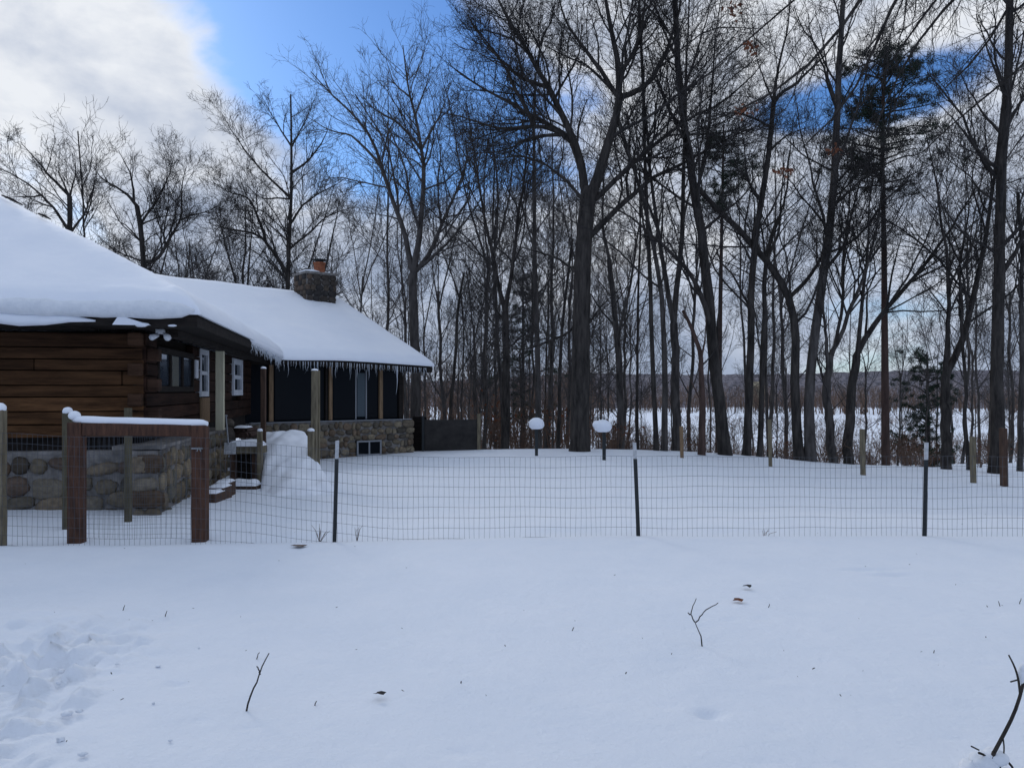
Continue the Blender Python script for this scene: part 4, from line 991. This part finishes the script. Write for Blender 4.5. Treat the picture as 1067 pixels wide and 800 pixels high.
# ------------------------------------------------------------------ back posts
for (px,y0,y1,D,w,lb,cap,mt) in [
  (711,444,482,21.5,.085,'tan wooden post before the trunk cluster, just right of the middle steel post',None,'tan'),
  (803,437,488,20.5,.08,'slim brown wooden post among the trees, midway between the middle and right steel posts',None,'treated'),
  (899.5,447,496,19.5,.10,'pale wooden post at the lawn edge left of the right steel post',None,'treated'),
  (1014.5,455,502,18.3,.10,'shorter leaning wooden post, left one of the two at the right edge',None,'treated'),
  (1046.5,446,505,17.8,.125,'thick dark wooden post, right one of the two at the right edge',None,'brownpost')]:
    tag(sqpost('wooden_post',px,y0,y1,D,w,mt,None,cap,lean=-1.2),lb,'post','wooden posts along the back of the lawn')
tag(sqpost('wooden_post',499,431,470,24.0,.1,'treated',None),'thin wooden post at the right end of the black panel','post')
# snow-capped posts
for (px,yt,yb,D,lb,seed,r_) in [(558.5,447,472,21,'dark post with a round snow cap, left one of the pair by the oak',3,.215),(629,450,479,19.6,'dark post with a wider lopsided snow cap, right one of the pair by the oak',8,.225)]:
    base=P(px+.5,yb,D); root=empty('snow_capped_post',base,lb,'post','pair of snow-capped posts on the lawn')
    h=P(0,yt,D)[2]-base[2]; w=.042
    mb=MB(); mb.box(base[0]-w,base[0]+w,D-w,D+w,base[2]-.2,base[2]+h); mb.build('post',M['steel'],root,bevel=.006)
    mb=MB(); mb.box(base[0]-.09,base[0]+.09,D-.09,D+.09,base[2]+h,base[2]+h+.03); mb.tube([base+[0,0,h+.3],base+[0,0,h+.42]],[.02,.012],8); mb.build('cap_plate',M['steel'],root,bevel=.006)
    rs=RS(seed); mb=MB(); mb.blob(base+[-.03*(seed==8),0,h+.14],(r_,r_,.175),seg=20,ring=14,jit=.035,rs=rs,zmin=-.14,pw=1.0)
    if seed==8: mb.blob(base+[-.16,0,h+.19],(.14,.14,.10),seg=14,ring=9,jit=.04,rs=rs)
    mb.build('snow_cap',M['roofsnow'],root,smooth=True)
# black panel fence
pf=empty('panel_fence',P(465,471,24),'low black solid panel fence running from the porch corner','fence')
mb=MB(); a=P(442,470,23.9);b=P(500,470,23.9); mb.obox([a[0],23.9,a[2]-.2],(b[0]-a[0],.1,0),(0,.04,0),(0,0,1.06+.12)); mb.build('panel',M['panel'],pf,bevel=.01)
mb=MB(); a=P(428,470,23.7); mb.obox([a[0],24.2,a[2]-.3],(.45,-.22,0),(0,.04,0),(0,0,1.35)); mb.build('panel',M['darkwood'],pf,bevel=.01)
mb=MB(); a=P(441,470,23.85); mb.box(a[0]-.04,a[0]+.03,23.82,23.89,a[2]-.3,a[2]+1.1); mb.build('post',M['steel'],pf)

# tan house far away
fh=empty('distant_house',((788-CX)/F*262,262,-4.4),'tiny tan house far across the snowy flat, seen between trunks','house')
c=np.array([(788-CX)/F*262,262.,-4.4]); mb=MB(); mb.box(c[0]-2.1,c[0]+2.1,259,265,c[2]-.5,3.0); mb.build('wall',M['farwall'],fh)
mb=MB(); mb.add([(c[0]-2.4,258.6,3.0),(c[0]+2.4,258.6,3.0),(c[0]+2.4,265.4,3.0),(c[0]-2.4,265.4,3.0),(c[0]-2.4,262,4.6),(c[0]+2.4,262,4.6)],[(0,1,5,4),(2,3,4,5),(0,4,3),(1,2,5),(0,3,2,1)]); mb.build('roof',M['farwall'],fh)

# ------------------------------------------------------------------ twigs and bits on the near snow
def gp(px,py): D=F*EYE/(py-HY); return D
def stick(name,label,lines,py,r_=.004,mat='twig',grp=None,cat='twig'):
    D=gp(0,py)
    root=empty(name,P(lines[0][0][0],py,D),label,cat,grp); mb=MB(); rs=RS(int(lines[0][0][0]))
    for i,l in enumerate(lines):
        pts=np.array([P(x,y,D+(i*.03*k)) for k,(x,y) in enumerate(l)]); 
        if i==0: pts=np.vstack([pts[0]-[0,0,.05],pts])
        A,_=resample(pts,10); A[1:]+=rs.normal(size=(9,3))*.0015
        mb.tube(A,np.linspace(r_*(1 if i==0 else .75),r_*.45,10),6)
    mb.build('stem',M[mat],root,smooth=True); return root
stick('bare_twig','long single crooked twig leaning right out of the near snow at left',[[(256,738),(262,722),(271,704),(273,690),(280,680)],[(271,702),(270,698),(268,694)]],738,.0055)
stick('forked_twig','forked Y-shaped twig standing in the snow right of centre',[[(732,674),(729,659),(724,648)],[(724,648),(719,640),(722,632),(725,623)],[(725,648),(733,637),(748,628)],[(719,640),(717,638)]],674,.005)
for px,py,h,lb in [(128,636,6,'tiny dark stem in the near snow at far left, left one of two'),(172,642,6,'tiny dark slanting stem in the near snow at far left, right one of two'),
   (268,684,4,'tiny dark stem beside the tip of the long crooked twig'),(328,733,3,'speck-sized stem right of the long crooked twig'),(596,658,5,'tiny stem in the near snow left of the forked twig'),
   (800,636,7,'tiny upright stem in the snow right of the forked twig'),(1029,635,4,'short stub left of two thin stems near the right edge'),(1041,634,8,'thin slanting stem, middle of three near the right edge'),(1062,632,9,'thin upright stem nearest the right edge'),(972,682,5,'low bent stem lying in the snow towards the lower right')]:
    stick('dry_stem',lb,[[(px,py),(px+1,py-h*.5),(px+(-1 if px%2 else 2),py-h)]],py,.0045,grp='dry stems poking through the snow',cat='stem')
def leaf(px,py,lb,col='leaf',s=.035):
    D=gp(0,py); c=P(px,py,D); c[2]=float(ground_z(c[:1],c[1:2])[0])+.018; rs=RS(px); n=9; V=[c+[0,0,.012]]
    for k in range(n):
        a=k*2*math.pi/n; rr=s*(1 if k%2 else .62); V.append(c+[rr*math.cos(a)*1.5,rr*math.sin(a),.004+.014*rs.rand()])
    root=link_mesh('dead_leaf',V,[(0,k+1,(k+1)%n+1) for k in range(n)],M[col]); tag(root,lb,'leaf','dead leaves on the snow')
leaf(770,631,'reddish brown curled leaf lying right of the forked twig'); leaf(396,728,'dark crumpled leaf alone on the near snow at left centre','twig',.025)
leaf(779,617,'thin dark leaf behind the reddish one right of the forked twig','twig',.03); leaf(312,570,'dark leaf near the foot of the left steel post','brush',.06)
for px,lb in ((333,'small dry grass tuft at the fence foot just left of the left steel post'),(796,'small dry grass tuft at the fence foot between the middle and right steel posts'),(372,'small grass tuft right of the left steel post')):
    rs=RS(px); c=P(px,559,7.8); mb=MB()
    for k in range(9 if px==333 else 5):
        d=np.array([rs.normal()*.05,rs.normal()*.03,rs.uniform(.04,.13)]); mb.tube([c-[0,0,.06],c+d*.6,c+d*1.0+[rs.normal()*.02,0,0]],[.003,.0025,.0015],3)
    tag(mb.build('grass_tuft',M['brush'],None),lb,'grass tuft')
rs=RS(23); mb=MB()
for i in range(60):
    py=HY+rs.uniform(160,390)*rs.uniform(.75,1); px=rs.uniform(0,1067); c=P(px,py,gp(px,py)); q=rs.uniform(.002,.006); a_=rs.uniform(0,6.28)
    c[2]=float(ground_z(c[:1],c[1:2])[0])+.022; v=np.array([math.cos(a_),math.sin(a_),.2])*q*2; u_=np.array([-math.sin(a_),math.cos(a_),.3])*q*.5
    mb.add([c-v-u_,c+v-u_,c+v*.8+u_,c-v*.7+u_,c+[0,0,q*.6]],[(0,1,4),(1,2,4),(2,3,4),(3,0,4)])
tag(mb.build('bark_litter',M['twig']),'fine dark specks of bark and bud litter over the near snow','litter',kind='stuff')
# twig with snow at the lower right corner
br=empty('snowy_branch',P(1035,800,3.06),'dark branch rising from the lower right corner with clumps of snow on it','branch')
mb=MB(); D=3.05
for pts,r0,r1 in [([(1036,783),(1046,764),(1055,748),(1062,730),(1067,708),(1071,690)],.0075,.006),([(1063,722),(1061,705),(1057,693),(1051,682)],.005,.003),([(1053,710),(1060,708)],.003,.003),
                  ([(1029,793),(1037,791),(1048,791),(1054,796),(1058,806)],.006,.004),([(1045,768),(1047,780),(1044,795),(1040,806)],.003,.0025),([(1012,777),(1020,781)],.003,.003),([(1020,784),(1026,786),(1031,793)],.005,.004),([(1036,783),(1030,800),(1026,815)],.008,.009)]:
    A,_=resample([P(x,y,D+.01*i) for i,(x,y) in enumerate(pts)],9); mb.tube(A,np.linspace(r0,r1,9),7)
mb.build('stem',M['bark_dark'],br,smooth=True)
rs=RS(5)
for grp_ in ([(1024,795,.055,.045),(1036,788,.05,.03),(1014,803,.05,.05),(1042,792,.03,.015)],[(1064,704,.018,.03),(1066,697,.016,.02)]):
    mb=MB()
    for x,y,a,b in grp_: mb.blob(P(x,y,D+.03),(a,a,b),seg=16,ring=10,jit=.10,rs=rs)
    mb.build('snow_clump',M['snowlump'],br,smooth=True)
# lumps of snow thrown beside the churned area
rs=RS(17)
for i in range(12):
    py=rs.uniform(650,790); px=rs.uniform(0,230)*(1 if rs.rand()<.7 else 1.3); D=gp(0,py); c=P(px,py,D); s=rs.uniform(.006,.016)*(1.2 if px<130 else .75)
    mb=MB(); mb.blob(c+[0,0,-s*.12],(s*rs.uniform(.9,1.7),s*rs.uniform(.8,1.2),s*.62),seg=11,ring=7,jit=.25,rs=rs)
    tag(mb.build('snow_lump',M['snow'],None,smooth=True),'small lump of snow scattered around the churned patch at lower left','snow lump','snow lumps scattered at lower left')

# ------------------------------------------------------------------ world
SUN_EL=math.radians(26); SUN_AZ=math.radians(-32)     # az from +Y towards +X
w=bpy.data.worlds.new('World'); scene.world=w; w.use_nodes=True; nt=w.node_tree; L=nt.links
for n_ in list(nt.nodes): nt.nodes.remove(n_)
out=nn(nt,'ShaderNodeOutputWorld'); bg=nn(nt,'ShaderNodeBackground'); L.new(bg.outputs[0],out.inputs[0])
sky=nn(nt,'ShaderNodeTexSky',sky_type='NISHITA'); sky.sun_disc=False; sky.sun_elevation=SUN_EL; sky.sun_rotation=SUN_AZ; sky.air_density=1.1; sky.dust_density=.3; sky.ozone_density=2.0
tc=nn(nt,'ShaderNodeTexCoord'); sx=nn(nt,'ShaderNodeSeparateXYZ'); L.new(tc.outputs['Generated'],sx.inputs[0])
def mt(op,a,b=None,c=None,clamp=False):
    n_=nn(nt,'ShaderNodeMath',operation=op); n_.use_clamp=clamp
    for i,v in enumerate((a,b,c)):
        if v is None: continue
        if isinstance(v,(int,float)): n_.inputs[i].default_value=v
        else: L.new(v,n_.inputs[i])
    return n_.outputs[0]
az=mt('ARCTAN2',sx.outputs[0],sx.outputs[1]); el=mt('ARCSINE',sx.outputs[2])
def noise(sc,det,str_=(1,1,1.5),dist=0.,off=(0,0,0),rough=.55):
    mp=nn(nt,'ShaderNodeMapping'); mp.inputs['Scale'].default_value=str_; mp.inputs['Location'].default_value=off; L.new(tc.outputs['Generated'],mp.inputs[0])
    n_=nn(nt,'ShaderNodeTexNoise'); n_.inputs['Scale'].default_value=sc; n_.inputs['Detail'].default_value=det; n_.inputs['Distortion'].default_value=dist; n_.inputs['Roughness'].default_value=rough
    L.new(mp.outputs[0],n_.inputs['Vector']); return n_.outputs[0]
n1=noise(3.2,8,dist=.4); n2=noise(6.5,9,(1,1,1.7),.15,(3,1,2)); n3=noise(1.6,5,off=(5,2,1))
def gauss(a0,e0,sa,se,rot=0.):
    da=mt('SUBTRACT',az,a0); de=mt('SUBTRACT',el,e0); c,s=math.cos(rot),math.sin(rot)
    x=mt('ADD',mt('MULTIPLY',da,c),mt('MULTIPLY',de,s)); y=mt('SUBTRACT',mt('MULTIPLY',de,c),mt('MULTIPLY',da,s))
    x=mt('DIVIDE',x,sa); y=mt('DIVIDE',y,se); q=mt('ADD',mt('MULTIPLY',x,x),mt('MULTIPLY',y,y))
    return mt('EXPONENT',mt('MULTIPLY',q,-1.0))
g=mt('ADD',mt('ADD',gauss(-.19,.36,.17,.13,-.35),mt('MULTIPLY',gauss(.40,.33,.13,.035,.1),.85)),mt('MULTIPLY',gauss(-.30,.50,.25,.07,-.1),.75))
blue=mt('ADD',mt('MULTIPLY',g,1.1),mt('MULTIPLY',mt('SUBTRACT',n1,.44),1.9))
blue=mt('ADD',blue,mt('MULTIPLY',mt('SUBTRACT',n2,.5),.7))
mr=nn(nt,'ShaderNodeMapRange'); mr.interpolation_type='SMOOTHSTEP'; L.new(blue,mr.inputs[0]); mr.inputs[1].default_value=.28; mr.inputs[2].default_value=.66
bluef=mr.outputs[0]
# cloud brightness
cr=nn(nt,'ShaderNodeValToRGB'); e=cr.color_ramp; e.elements[0].position=0; e.elements[0].color=(.25,.30,.40,1); e.elements[1].position=1; e.elements[1].color=(.84,.87,.92,1)
x=e.elements.new(.35); x.color=(.35,.42,.56,1); x=e.elements.new(.65); x.color=(.55,.61,.73,1)
v=mt('ADD',mt('MULTIPLY',el,.75),mt('MULTIPLY',mt('SUBTRACT',n2,.5),1.7)); v=mt('ADD',v,mt('MULTIPLY',mt('SUBTRACT',n1,.5),1.1)); v=mt('ADD',v,.42)
v=mt('ADD',v,mt('MULTIPLY',gauss(-.60,.36,.30,.16),.30)); v=mt('ADD',v,mt('MULTIPLY',gauss(.35,.36,.45,.20),.22)); L.new(v,cr.inputs[0])
skm=nn(nt,'ShaderNodeVectorMath',operation='MULTIPLY'); L.new(sky.outputs[0],skm.inputs[0]); skm.inputs[1].default_value=(.11*.46,.11*.72,.11*1.12)
hi=nn(nt,'ShaderNodeMapRange'); hi.interpolation_type='SMOOTHSTEP'; hi.inputs[1].default_value=.50; hi.inputs[2].default_value=.85; L.new(el,hi.inputs[0])
bk=nn(nt,'ShaderNodeMapRange'); bk.interpolation_type='SMOOTHSTEP'; bk.inputs[1].default_value=.35; bk.inputs[2].default_value=-.3; L.new(sx.outputs[1],bk.inputs[0])
hb=mt('MAXIMUM',hi.outputs[0],bk.outputs[0])
tint=nn(nt,'ShaderNodeMix',data_type='RGBA',blend_type='MULTIPLY'); L.new(hb,tint.inputs[0]); L.new(cr.outputs[0],tint.inputs[6]); tint.inputs[7].default_value=(.66,.745,.88,1)
mx=nn(nt,'ShaderNodeMix',data_type='RGBA'); L.new(bluef,mx.inputs[0]); L.new(tint.outputs[2],mx.inputs[6]); L.new(skm.outputs[0],mx.inputs[7])
L.new(mx.outputs[2],bg.inputs[0]); bg.inputs[1].default_value=1.0
# sun through cloud
sd=bpy.data.lights.new('Sun','SUN'); sd.energy=.8; sd.angle=math.radians(14); sd.color=(1,.96,.9); so=bpy.data.objects.new('Sun',sd); COL.objects.link(so)
dv=Vector((math.sin(SUN_AZ)*math.cos(SUN_EL),math.cos(SUN_AZ)*math.cos(SUN_EL),math.sin(SUN_EL))); so.rotation_euler=(-dv).to_track_quat('-Z','Y').to_euler()
# camera
cd_=bpy.data.cameras.new('Camera'); cam=bpy.data.objects.new('Camera',cd_); COL.objects.link(cam); cam.location=(0,0,EYE); cam.rotation_euler=(math.radians(90),0,0)
cd_.sensor_width=36; cd_.lens=F/1067*36; cd_.shift_y=7/1067; cd_.clip_end=2000; cd_.clip_start=.05
scene.camera=cam
scene.view_settings.view_transform='Standard'; scene.view_settings.look='None'; scene.view_settings.exposure=0
